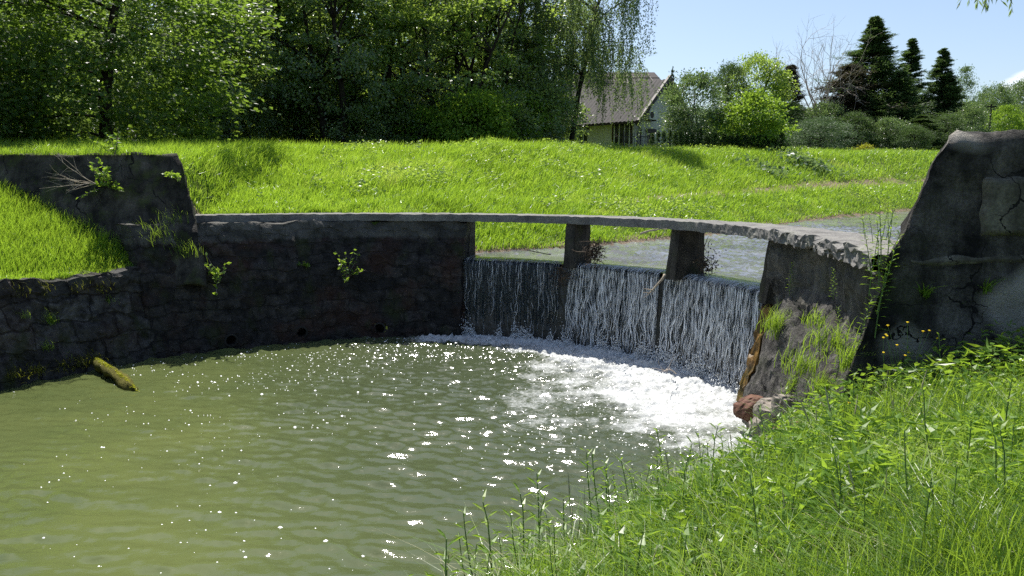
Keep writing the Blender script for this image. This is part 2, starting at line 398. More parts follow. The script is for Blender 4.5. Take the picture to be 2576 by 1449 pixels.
def ground(x, y, bumps=True):
    x = np.asarray(x, float); y = np.asarray(y, float)
    r = np.hypot(x - CX0, y - CY0); th = np.degrees(np.arctan2(y - CY0, x - CX0)) % 360
    s = sdist(x, y, LB)
    mr = smooth(5, 20, x)
    p = (1 + .03 * mr) * np.interp(s * (1 + .3 * mr), [-1.5, 0, .5, 1.6, 3.2, 4.4, 8.8, 11, 14, 60], [-.4, -.02, .22, .62, 1.0, 1.12, 2.75, 3.0, 3.02, 3.0]) + zw(y)
    pl = np.interp(s, [-1, 0, .4, 9.5, 12, 60], [2.7, 2.84, 2.92, 4.85, 4.98, 5.0])
    k = smooth(-2.9, -.9, x)
    far = pl * (1 - k) + p * k
    kw = 1 - smooth(-8.4, -7.55, x)
    far = far * (1 - kw) + np.maximum(far, 4.22 + .07 * np.clip(s, 0, 9)) * kw
    # beyond the crest the land rises very slowly to the wooded plain
    far = far + .012 * np.clip(s - 14, 0, 60)
    # right bank of the stream, hidden behind the abutment
    sr = -sdist(x, y, RB)
    rb = zw(y) + np.interp(sr, [-1.5, 0, .8, 3, 12], [-.4, -.02, .5, 1.1, 1.5])
    up = np.where(s > -1.5, far, np.where(sr > -1.5, rb, zw(y) - .4))
    up = np.maximum(np.where(s > -40, far, -9), np.where(sr > -1.5, rb, -9)); up = np.maximum(up, zw(y) - .4)
    # near bank
    sh = sdist(x, y, SH)
    nb = np.interp(sh, [-2, -.4, 0, .4, 1.1, 1.9, 3.2, 6, 30], [-1.0, -.35, 0, .42, 1.12, 1.55, 1.95, 2.3, 2.45])
    # grassy ledge on the left
    led = 1.86 + np.clip(-.393 * (x + 8.0) + .379 * (y - 15.95), -.02, 2.3)
    h = up.copy()
    left_side = (th > 128) & (th < 262)
    ledge = left_side & (r > 7.1) & (y < 17.0) & (x < -7.0)
    h = np.where(ledge, led, h)
    # inside of the basin, cut back under the walls
    rin = np.where((th > 127) & (th < 262), 7.12, 7.35)
    basin = (r < rin) & (y > CY0 - 1.2) | ((y < CY0) & (sh < 0) & ((r < 7.12) | (x > -7)))
    near = (y < 10.2) & (x > -4) & (sh > -2) & (x < 60) & ~((y > 9.2) & (x > 4.7))
    h = np.where(basin, -1.0, h)
    nearzone = ((y < 9.4) & (x > -4.0)) | ((y < CY0 + .3) & (x > -4) & (r < 7.6))
    h = np.where(nearzone, np.where(sh > -2, nb, -1.0), h)
    down = (y < CY0 - .5) & (x <= -4) & (r >= 6.88) & (x > -60)
    h = np.where((y < 4.0) & (x <= -4), np.where(x > -9.5, -1.0, 2.0), h)
    if bumps:
        h = h + np.where((s > 1.2) & (y > 17), fbm(x * .33 + 4, y * .33, 71, 3) * .3 * smooth(1.2, 5, s), 0)
        h = h + np.where(h > 1.0, fbm(x * .45, y * .45, 3, 3) * .22 + fbm(x * 1.7, y * 1.7, 9, 2) * .06, 0) * np.where(r < 9, .35, 1)
    return h
def gz(x, y): return float(ground(np.array([x]), np.array([y]))[0])

def axis(fine0, fine1, step, lo, hi, g=1.18):
    a = list(np.arange(fine0, fine1, step)); s = step; v = a[-1]
    while v < hi: s *= g; v += s; a.append(v)
    s = step; v = a[0]; b = []
    while v > lo: s *= g; v -= s; b.append(v)
    return np.array(b[::-1] + a)
xs = axis(-14, 12, .14, -1500, 1800); ys = axis(-1, 34, .14, -300, 2600)
X, Y = np.meshgrid(xs, ys)
Z = ground(X.ravel(), Y.ravel())
sL = sdist(X.ravel(), Y.ravel(), LB)
soil = np.exp(-((sL - 3.5) / .75) ** 2) * smooth(1.5, 6, X.ravel()) * 1.0
soil = np.maximum(soil, (1 - smooth(.0, .5, np.abs(sL - .15))) * .9)
soil = np.maximum(soil, np.where((sdist(X.ravel(), Y.ravel(), SH) < .55) & (Y.ravel() < 12), 1, 0))
m, t, o = nmat('soil_and_turf'); p = N(t, "ShaderNodeBsdfPrincipled"); p.inputs['Roughness'].default_value = .95; p.inputs['Specular IOR Level'].default_value = .1
n1 = noise(t, 3.2, 7); turf = ramp(t, n1.outputs[0], [(.35, (.04, .07, .012)), (.65, (.11, .15, .028))])
n2 = noise(t, 9, 7, rough_=.7); dirt = ramp(t, n2.outputs[0], [(.35, (.09, .06, .04)), (.68, (.32, .26, .19))])
a_ = N(t, "ShaderNodeAttribute", attribute_name='soil')
n3 = noise(t, 2.6, 6); fs = math_(t, 'ADD', a_.outputs['Fac'], math_(t, 'MULTIPLY', math_(t, 'SUBTRACT', n3.outputs[0], .5), 1.3))
fr = ramp(t, fs, [(.42, 0.0), (.58, 1.0)])
t.links.new(mixc(t, fr.outputs[0], turf.outputs[0], dirt.outputs[0]), p.inputs['Base Color'])
b = N(t, "ShaderNodeBump"); b.inputs['Strength'].default_value = 1; b.inputs['Distance'].default_value = .06
t.links.new(n2.outputs[0], b.inputs['Height']); t.links.new(b.outputs[0], p.inputs['Normal']); t.links.new(p.outputs[0], o.inputs[0])
M['ground'] = m
gF = gridF(len(ys), len(xs))
tag(mesh('ground', np.stack([X.ravel(), Y.ravel(), Z], 1), gF, m, smooth_=True, attrs={'soil': soil}), kind='structure')

# hills on the far right
hx = np.linspace(200, 2000, 60); hy = np.linspace(900, 1500, 14)
HX, HY = np.meshgrid(hx, hy)
HZ = 5 + 185 * np.exp(-((HX - 1150) / 430) ** 2) * np.sin(np.clip((HY - 900) / 600, 0, 1) * pi * .5) ** .8 + 14 * fbm(HX / 60, HY / 60, 5, 4)
HZ[0] = -5
tag(mesh('hills', np.stack([HX.ravel(), HY.ravel(), HZ.ravel()], 1), gridF(14, 60), plain('forest_on_hill', (.055, .085, .05), .95, .1, var=.4, vs=.03, bump=1, bs=.08), smooth_=True), kind='structure')

# ------------------------------------------------------------------ water
def spectrum(n, L, wl_min, wl_max, ang, spread, seed, power=1.6):
    """tileable random wave field n x n over L metres, rms 1"""
    rng = np.random.default_rng(seed)
    k = np.fft.fftfreq(n, L / n) ; KX, KY = np.meshgrid(k, k)
    K = np.hypot(KX, KY); K[0, 0] = 1e-6
    A = np.where((K > 1 / wl_max) & (K < 1 / wl_min), K ** -power, 0)
    d = np.cos(np.arctan2(KY, KX) - ang); A = A * (np.abs(d) ** spread + .05)
    ph = rng.uniform(0, 2 * pi, (n, n))
    f = np.real(np.fft.ifft2(A * np.exp(1j * ph)))
    return f / f.std()
def sample(f, L, x, y):
    n = f.shape[0]; u = (x / L * n) % n; v = (y / L * n) % n
    iu = np.floor(u).astype(int); iv = np.floor(v).astype(int); fu = u - iu; fv = v - iv
    i1 = (iu + 1) % n; j1 = (iv + 1) % n; iu %= n; iv %= n
    return (f[iv, iu] * (1 - fu) + f[iv, i1] * fu) * (1 - fv) + (f[j1, iu] * (1 - fu) + f[j1, i1] * fu) * fv
S1 = spectrum(768, 12.0, .20, .95, radians(70), 3.5, 1, .9)
S2 = spectrum(512, 7.0, .07, .4, radians(50), 1.2, 2, 1.2)
S3 = spectrum(512, 5.0, .05, .3, 0, 0, 3, 1.2)
def fall_dist(x, y):
    """distance in front of the line where the falls land"""
    th = np.degrees(np.arctan2(y - CY0, x - CX0)); r = np.hypot(x - CX0, y - CY0)
    tc_ = np.clip(th, 11, 80); qx = CX0 + 6.9 * np.cos(np.radians(tc_)); qy = CY0 + 6.9 * np.sin(np.radians(tc_))
    return np.hypot(x - qx, y - qy), tc_
def pool_h(x, y):
    d, tt = fall_dist(x, y)
    k = np.exp(-d / 1.6)
    base = S_(S1, 12., x, y) * (.0085 + .013 * np.exp(-d / 3.5)) * (.6 + .8 * vn(x * .5, y * .5, 4)) + S_(S2, 7., x, y) * (.0024 + .013 * np.exp(-d / 2.8))
    return base + S_(S3, 5., x, y) * .028 * k + .05 * np.exp(-d / .5)
S_ = sample
px_ = np.arange(-12.5, 6.2, .034); py_ = np.arange(2.5, 19.2, .034)
X, Y = np.meshgrid(px_, py_); xf, yf = X.ravel(), Y.ravel()
Zp = pool_h(xf, yf)
d, tt = fall_dist(xf, yf)
right = smooth(75, 25, tt)                    # foam is wider below the right-hand falls
reach = 1.1 + 2.5 * right
n_ = fbm(xf * .9, yf * .9, 21, 5); n2_ = fbm(xf * 2.6 + 3, yf * 2.6, 33, 5)
foam = smooth(1.35, .25, d / reach + n_ * .9 + n2_ * .7)
# tongues of foam drifting out with the current
tong = smooth(7.0, 1.5, d) * smooth(.03, .26, fbm(xf * .55 + yf * .25, yf * 1.5 - xf * .5, 44, 5) + .02 * S_(S1, 12., xf, yf)) * .8
foam = np.maximum(foam, tong * .5)
refl_tint = smooth(-5.5, .8, xf + .35 * (yf - 9) + 1.6 * fbm(xf * .3, yf * .3, 12, 3))  # painted sky reflection: pool colour turns greyer and darker towards the right
m, t, o = nmat('green_pool_water')
p = N(t, "ShaderNodeBsdfPrincipled"); p.inputs['Roughness'].default_value = .08; p.inputs['IOR'].default_value = 1.38; p.inputs['Specular IOR Level'].default_value = .5
n1 = noise(t, .35, 4); wc = ramp(t, n1.outputs[0], [(.35, (.068, .088, .031)), (.66, (.102, .121, .040))])
fo = N(t, "ShaderNodeAttribute", attribute_name='foam')
f1 = noise(t, 20, 8, rough_=.8, stretch=(1, 1.6, 1)); f2 = noise(t, 4, 7, rough_=.7, stretch=(1, 2.0, 1)); f2.inputs['Distortion'].default_value = .8
fsum = math_(t, 'ADD', fo.outputs['Fac'], math_(t, 'MULTIPLY', math_(t, 'SUBTRACT', math_(t, 'ADD', math_(t, 'MULTIPLY', f1.outputs[0], .55), math_(t, 'MULTIPLY', f2.outputs[0], .45)), .5), 2.3))
ff = ramp(t, fsum, [(.34, 0.0), (1.0, 1.0)])
fm = math_(t, 'MULTIPLY', ff.outputs[0], math_(t, 'GREATER_THAN', fo.outputs['Fac'], .03))
bmp = N(t, "ShaderNodeBump"); bmp.inputs['Strength'].default_value = .26; bmp.inputs['Distance'].default_value = .02
nb_ = noise(t, 9, 5, stretch=(1, 1.8, 1)); t.links.new(nb_.outputs[0], bmp.inputs['Height'])
t.links.new(bmp.outputs[0], p.inputs['Normal'])
tint_ = N(t, "ShaderNodeAttribute", attribute_name='refl_tint')
t.links.new(mixc(t, tint_.outputs['Fac'], wc.outputs[0], (.052, .066, .034)), p.inputs['Base Color'])
pf = N(t, "ShaderNodeBsdfPrincipled"); pf.inputs['Base Color'].default_value = (.56, .58, .58, 1); pf.inputs['Roughness'].default_value = .55
b3 = N(t, "ShaderNodeBump"); b3.inputs['Strength'].default_value = .9; b3.inputs['Distance'].default_value = .03; t.links.new(f1.outputs[0], b3.inputs['Height']); t.links.new(b3.outputs[0], pf.inputs['Normal'])
mx = N(t, "ShaderNodeMixShader"); t.links.new(fm, mx.inputs[0]); t.links.new(p.outputs[0], mx.inputs[1]); t.links.new(pf.outputs[0], mx.inputs[2])
t.links.new(mx.outputs[0], o.inputs[0])
M['pool'] = m
tag(mesh('pool_water', np.stack([xf, yf, Zp], 1), gridF(len(py_), len(px_)), m, smooth_=True, attrs={'foam': foam, 'refl_tint': refl_tint}), kind='structure')
# small floating flecks of foam
rng = np.random.default_rng(8)
c = rng.uniform((-9, 3.5), (4.5, 18), (60000, 2))
r = np.hypot(c[:, 0] - CX0, c[:, 1] - CY0); dd, tq = fall_dist(c[:, 0], c[:, 1])
stream = fbm(c[:, 0] * .7, c[:, 1] * .9, 61, 4)
dens = np.exp(-dd / 2.8) * .85 + .10 * smooth(.04, .2, stream) * np.exp(-dd / 5) + .003
dens *= (smooth(-.10, .12, stream) + .12) * .6
keep = (r < 6.6) & (rng.random(len(c)) < dens) & (sdist(c[:, 0], c[:, 1], SH) < -.15)
c = c[keep]; nb = len(c)
rad = rng.uniform(.004, .012, nb) * (1 + 1.1 * (rng.random(nb) < .12))
an = np.arange(6) * pi / 3
z0 = pool_h(c[:, 0], c[:, 1])
ring = np.stack([c[:, None, 0] + rad[:, None] * np.cos(an) * 1.35, c[:, None, 1] + rad[:, None] * np.sin(an), np.repeat((z0 - .002)[:, None], 6, 1)], 2)
topv = np.stack([c[:, 0], c[:, 1], z0 + rad * .75], 1)[:, None, :]
V = np.concatenate([ring, topv], 1).reshape(-1, 3)
i7 = np.arange(nb)[:, None] * 7
F = np.concatenate([np.concatenate([i7 + k, i7 + (k + 1) % 6, i7 + 6], 1) for k in range(6)])
M['foam'] = plain('foam_white', (.78, .8, .8), .35)
tag(mesh('foam_bubbles', V, F, M['foam'], smooth_=True), 'white flecks of foam floating on the green pool', 'foam', kind='stuff')

# the stream above the weir
su = np.arange(-1, 60, .11)      # along the river
xs2 = axis(-3, 12, .10, -4, 70, 1.05); ys2 = axis(10.5, 27, .10, 8.6, 95, 1.05)
X, Y = np.meshgrid(xs2, ys2); xf, yf = X.ravel(), Y.ravel()
rr = np.hypot(xf - CX0, yf - CY0)
Zs = zw(yf) + S_(S1, 9., yf, xf) * .014 + S_(S2, 5., xf, yf) * .009
Zs = Zs - .0 * rr
thf = np.degrees(np.arctan2(yf - CY0, xf - CX0))
calm = smooth(7.6, 8.6, rr); Zs = zw(yf) + (Zs - zw(yf)) * (.25 + .75 * calm) - .03 * (1 - smooth(7.1, 7.6, rr))
F = gridF(len(ys2), len(xs2))
cx_ = xf[F].mean(1); cy_ = yf[F].mean(1); rc = np.hypot(cx_ - CX0, cy_ - CY0)
F = F[(rc > 7.16) & (sdist(cx_, cy_, LB) < .6) & (sdist(cx_, cy_, RB) > -.8)]
m, t, o = nmat('stream_water'); p = N(t, "ShaderNodeBsdfPrincipled"); p.inputs['Roughness'].default_value = .09; p.inputs['IOR'].default_value = 1.33
n1 = noise(t, .8, 5); t.links.new(ramp(t, n1.outputs[0], [(.35, (.095, .10, .105)), (.65, (.175, .182, .19))]).outputs[0], p.inputs['Base Color'])
bmp = N(t, "ShaderNodeBump"); bmp.inputs['Strength'].default_value = .35; bmp.inputs['Distance'].default_value = .03
n2 = noise(t, 7, 6, rough_=.6); t.links.new(n2.outputs[0], bmp.inputs['Height']); t.links.new(bmp.outputs[0], p.inputs['Normal'])
pf = N(t, "ShaderNodeBsdfPrincipled"); pf.inputs['Base Color'].default_value = (.8, .82, .84, 1); pf.inputs['Roughness'].default_value = .5
n3 = noise(t, 11, 6, rough_=.75, stretch=(1, 1.5, 1)); f = ramp(t, n3.outputs[0], [(.60, 0.0), (.78, .7)])
mx = N(t, "ShaderNodeMixShader"); t.links.new(f.outputs[0], mx.inputs[0]); t.links.new(p.outputs[0], mx.inputs[1]); t.links.new(pf.outputs[0], mx.inputs[2])
t.links.new(mx.outputs[0], o.inputs[0])
tag(mesh('stream_water', np.stack([xf, yf, Zs], 1), F, m, smooth_=True), kind='structure')

# ------------------------------------------------------------------ the weir
def R2(th, r): return np.stack([r * np.cos(np.radians(th)), r * np.sin(np.radians(th))], -1)
def arc_solid(name, th0, th1, prof, mat, parent, step=.45, amp=.02, scale=3, seed=0, holes=(), **kw):
    """sweep a closed profile prof(th) -> (k,2) of (r,z) round the basin centre"""
    T = np.linspace(th0, th1, max(2, int(abs(th1 - th0) / step)))
    V = []
    for a in T:
        P = np.asarray(prof(a)); V.append(np.stack([P[:, 0] * cos(radians(a)), P[:, 0] * sin(radians(a)), P[:, 1]], 1))
    k = len(V[0]); V = np.concatenate(V)
    F = gridF(len(T), k, wrap=True)
    if holes:
        cc = V[F].mean(1)
        ok = np.ones(len(F), bool)
        for (a, zc_, rh, rr_) in holes:
            c0 = np.array([rr_ * cos(radians(a)), rr_ * sin(radians(a)), zc_])
            ok &= np.linalg.norm(cc - c0, axis=1) > rh
        F = F[ok]
    if amp: V = rough(V, amp, scale, seed)
    caps = [np.arange(k)[None, :], (np.arange(k)[::-1] + (len(T) - 1) * k)[None, :]]
    return mesh(name, V, [F] + caps, mat, parent, fix=True, **kw)
def seg(a, b, n): return [tuple(np.array(a) + (np.array(b) - np.array(a)) * i / n) for i in range(n)]

weir = empty('weir', WC)
tag(weir, 'old curved stone weir with three openings under a thin concrete walkway', 'weir')
def r_in(th): return np.interp(th, [-40, -30, -20, 0, 10, 40, 60, 75, 95, 125, 140], [7.75, 7.36, 6.95, 6.78, 6.80, 6.93, 7.02, 7.1, 7.33, 7.6, 7.75])
ZS, ZB, ZC = 2.96, 2.79, 1.85
def slab_prof(a):
    ri = float(r_in(a)); ro = ri + .88
    return seg((ri, ZB), (ri, ZS), 4) + seg((ri, ZS), (ro, ZS), 9) + seg((ro, ZS), (ro, ZB), 3) + seg((ro, ZB), (ri, ZB), 5)
deck = arc_solid('walkway', -33, 127, slab_prof, M['slab'], weir, step=.3, amp=.012, scale=6, seed=4)
cyw = 7.08 - CY0
# crumbling edge: knock pieces out of the front top edge on the right half
me = deck.data; n = len(me.vertices); co = np.zeros(n * 3); me.vertices.foreach_get('co', co); co = co.reshape(-1, 3)
th = np.degrees(np.arctan2(co[:, 1], co[:, 0])); rr = np.hypot(co[:, 0], co[:, 1]); edge = smooth(.16, .0, rr - r_in(th))
kk = edge * smooth(45, 5, th) * (.4 + 1.0 * smooth(12, -4, th))
dn = rough(co, .032, 10, 9) - co
co2 = co + dn * kk[:, None]; co2[:, 2] -= kk * np.clip(vn3(co * 9, 5) - .35, 0, 1) * .08 * (co[:, 2] > 2.85)
co2[:, 1] = np.maximum(co2[:, 1], cyw)
me.vertices.foreach_set('co', co2.astype(np.float32).ravel()); me.update()

def rb_(th): return np.interp(th, [77, 100, 120, 137, 150, 165, 200], [6.72, 6.55, 6.3, 6.48, 6.42, 6.58, 6.6])
def solid_prof(a):
    b = float(rb_(a)); tz = ZB + .0
    rt = min(float(r_in(a)) + .05, b + .82)
    return [(b, -1.0)] + seg((b, -.2), (b + (rt - b) * .55, 1.7), 30) + seg((b + (rt - b) * .55, 1.7), (rt, tz), 18) + seg((rt, tz), (rt + .95, tz), 3) + [(rt + .95, tz), (rt + .95, -1.0)]
th_h = [(123.2, .20), (109.3, .23), (93.5, .22)]
HO = []
for a, z in th_h:
    b = float(rb_(a)); rt = min(float(r_in(a)) + .05, b + .82); HO.append((a, z, .115, b + (rt - b) * .55 * (z + .2) / 1.9))
arc_solid('dam_wall', 76.6, 137.5, solid_prof, M['stone'], weir, step=.4, amp=.055, scale=3.0, seed=11, holes=HO)
for a, z, rh, r0 in HO:
    mb = MB(); an = np.linspace(0, 2 * pi, 19)[:-1]
    u = np.array([cos(radians(a)), sin(radians(a)), 0]); tv = np.array([-u[1], u[0], 0]); zv = np.array([0, 0, 1.])
    rings = []
    for (rad_, dep) in ((.145, .03), (.15, -.035), (.115, -.04), (.11, .45)):
        cc = u * (r0 + dep) + zv * z
        rings.append(cc + rad_ * (np.cos(an)[:, None] * tv + np.sin(an)[:, None] * zv))
    V = np.concatenate(rings); F = gridF(4, 18, wrap=True)
    mesh('drain_pipe', V, [F, (np.arange(18) + 54)[None, :]], plain('drain_rim', (.022, .02, .018), .8) if 'rim' not in M else M['rim'], weir)
# sill below the three openings
def sill_prof(a): return [(6.98, -1.0)] + seg((6.98, -.2), (7.16, 1.70), 12) + [(7.20, 1.78), (7.28, 1.80), (8.6, 1.78), (8.6, -1.0)]
arc_solid('sill', 8.2, 76.6, sill_prof, M['sill'], weir, step=.5, amp=.015, scale=4, seed=21)
# piers
def radial_box(name, thc, half, r0, r1, z0, z1, mat, parent, batter=0.0, amp=.012, seed=0):
    u = np.array([cos(radians(thc)), sin(radians(thc)), 0]); tv = np.array([-u[1], u[0], 0])
    nr, nt_, nz_ = 8, 5, 12
    V = []; F = []
    bm = bmesh.new()
    bmesh.ops.create_cube(bm, size=1); bmesh.ops.subdivide_edges(bm, edges=bm.edges, cuts=7, use_grid_fill=True)
    P = np.array([v.co[:] for v in bm.verts])
    f = [[v.index for v in fc.verts] for fc in bm.faces]; bm.free()
    zz = P[:, 2] + .5; rq = r0 + (P[:, 0] + .5) * (r1 - r0) - (1 - zz) * batter * (.5 - P[:, 0])
    hh = half * (1 + .10 * (1 - zz))
    W = u * rq[:, None] + tv * (P[:, 1] * 2 * hh)[:, None]; W[:, 2] = z0 + zz * (z1 - z0)
    W = rough(W, amp, 5, seed)
    return mesh(name, W, np.array(f), mat, parent, fix=True)
radial_box('pier', 54.3, .115, 7.06, 7.75, 1.80, ZB + .01, M['pier'], weir, .10, seed=1)
radial_box('pier', 30.9, .12, 7.02, 7.68, 1.80, ZB + .01, M['pier'], weir, .14, seed=2)
# right-hand side wall: plain concrete above, eroded and sloping below
def rw_prof(a):
    k = float(smooth(8, -1, a)); ri = float(r_in(a)); e = float(smooth(-18, -34, a)) * .1
    b0 = 6.55 * (1 - k) + (ri - .50 + e) * k; r1 = ri + .26 * (1 - k) - .07 * k; r2 = ri + .3 * (1 - k) + .11 * k
    return [(b0, -1.)] + seg((b0, -.2), (r1, 1.45), 26) + seg((r1, 1.45), (r2, 1.92), 8) + seg((r2, 1.92), (ri + .2, 2.16), 5) + seg((ri + .2, 2.16), (ri + .2, ZB), 12) + [(ri + .2, ZB), (7.95, ZB), (7.95, -1.)]
M['side_top'] = concrete('plain_wall_concrete', (.07, .065, .056), (.17, .16, .138), 2.4, .35, .68, moss=.15, bump=.7)
arc_solid('side_wall', -34, 7.2, rw_prof, M['slope'], weir, step=.3, amp=.055, scale=4.0, seed=31)
swm = col.objects['side_wall'].data; cc = np.zeros(len(swm.vertices) * 3); swm.vertices.foreach_get('co', cc); cc[1::3] = np.maximum(cc[1::3], cyw); swm.vertices.foreach_set('co', cc); swm.update()
swm.materials.append(M['side_top'])
for f_ in swm.polygons:
    if f_.center.z > 2.1 + .12 * math.sin(f_.center.y * 3.1): f_.material_index = 1
def edge_prof(a): return [(6.55, -1.)] + seg((6.55, -.2), (7.04, 1.75), 20) + [(7.3, 1.76), (7.3, -1.)]
arc_solid('ochre_edge', 7.2, 9.3, edge_prof, M['ochre'], weir, step=.3, amp=.06, scale=7, seed=35)
radial_box('end_pier', 7.6, .12, 7.04, 7.9, 1.74, ZB + .01, M['pier'], weir, .12, seed=5)

# retaining wall on the left, lower than the weir
ret = empty('retaining_wall', WC); tag(ret, 'low dark stone retaining wall round the pool, grass growing on top', 'wall')
def low_prof(a):
    b = float(rb_(a)); return [(b, -1.)] + seg((b, -.2), (b + .5, 1.60), 34) + seg((b + .46, 1.60), (b + .50, 1.86), 5) + [(b + .50, 1.86), (b + .7, 1.87), (b + .95, 1.84), (b + .95, -1.)]
mesh_w = arc_solid('stone_face', 137.2, 206, low_prof, M['stone_low'], ret, step=.4, amp=.085, scale=2.8, seed=41)
mesh_w.name = 'stone_face'

# abutments
def block(name, poly_front, y0, y1, batter, mat, parent, amp, scale, seed, cuts=26, loc=(0, 0, 0), skew=0.):
    """wall block: front outline given as (x left(z), x right) between z0..z1"""
    (xl0, xl1, xr, z0, z1) = poly_front
    bm = bmesh.new(); bmesh.ops.create_cube(bm, size=1); bmesh.ops.subdivide_edges(bm, edges=bm.edges, cuts=cuts, use_grid_fill=True)
    P = np.array([v.co[:] for v in bm.verts]) + .5; f = np.array([[v.index for v in fc.verts] for fc in bm.faces]); bm.free()
    z = z0 + P[:, 2] * (z1 - z0)
    xl = xl1(z) if callable(xl1) else xl0 + (xl1 - xl0) * P[:, 2]
    xrr = xr(z) if callable(xr) else xr
    x = xl + P[:, 0] * (xrr - xl)
    yf_ = y0 + P[:, 2] * batter; y = yf_ + P[:, 1] * (y1 - yf_)
    x = x + skew * (y - y0)
    y = y + .07 * smooth(.975, 1., P[:, 2]) * (1 - P[:, 1]) * (skew > 0)
    V = rough(np.stack([x, y, z], 1), amp, scale, seed)
    V[:, 2] -= .02 * np.clip(vn3(V * 4.2, seed + 3) - .5, 0, 1) * (P[:, 2] > .985)
    return mesh(name, V - np.array(loc), f, mat, parent, fix=True, smooth_=True)
ab = block('right_abutment', (0, lambda z: np.interp(z, [-1, 1.0, 1.95, 2.95, 4.03, 4.14], [2.7, 3.0, 3.28, 3.55, 3.99, 4.12]), 12.5, -.5, 4.12), 6.9, 8.3, .12, M['tower'], None, .036, 3.4, 51, 75, skew=.56)
ab.name = 'abutment'
tag(ab, 'tall cracked blackened concrete abutment with slanting edge at the right end of the walkway', 'abutment')
M['patch'] = concrete('pale_render_patch', (.07, .065, .05), (.20, .19, .15), 2.5, .35, .65, moss=.3, streak=True, crack=1.6, bump=.8)
def face_panel(name, x0, x1, z0, z1, m_, seed, d=.035):
    nx, nz = max(3, int((x1 - x0) / .03)), max(3, int((z1 - z0) / .03)); X_, Z_ = np.meshgrid(np.linspace(x0, x1, nx), np.linspace(z0, z1, nz))
    x, z = X_.ravel(), Z_.ravel(); e = np.minimum(np.minimum(x - x0, x1 - x), np.minimum(z - z0, z1 - z)); x = x + fbm(z * 4, x * 4, seed, 3) * .10; z = z + fbm(x * 4, z * 4, seed + 4, 3) * .10
    y = 6.9 + .12 * (z + .5) / 4.62 - .008 - d * smooth(0, .035, e) + fbm(x * 9, z * 9, seed + 8, 3) * .02
    return mesh(name, np.stack([x, y + .03 * (e <= 0), z], 1), gridF(nz, nx), m_, ab, fix=True, smooth_=True)
face_panel('render_patch', at(2478, 520, 6.95)[0], at(2640, 520, 6.95)[0], at(0, 600, 6.95)[2], at(0, 450, 6.95)[2], M['patch'], 5)
face_panel('joint_ridge', at(2290, 650, 6.95)[0], at(2700, 650, 6.95)[0], at(0, 668, 6.95)[2], at(0, 645, 6.95)[2], M['patch'], 15, .03)
ab2 = block('abutment', (-17.5, lambda z: np.full_like(z, -17.5), lambda z: np.interp(z, [0, 1.8, 2.9, 4.38], [-6.6, -6.7, -6.8, -7.15]), 1.45, 4.36), 16.0, 17.95, 1.0, M['wing'], None, .06, 2.0, 61, 46, skew=-.45)
tag(ab2, 'long mossy dark abutment wall at the left end of the walkway, below the maple', 'abutment')

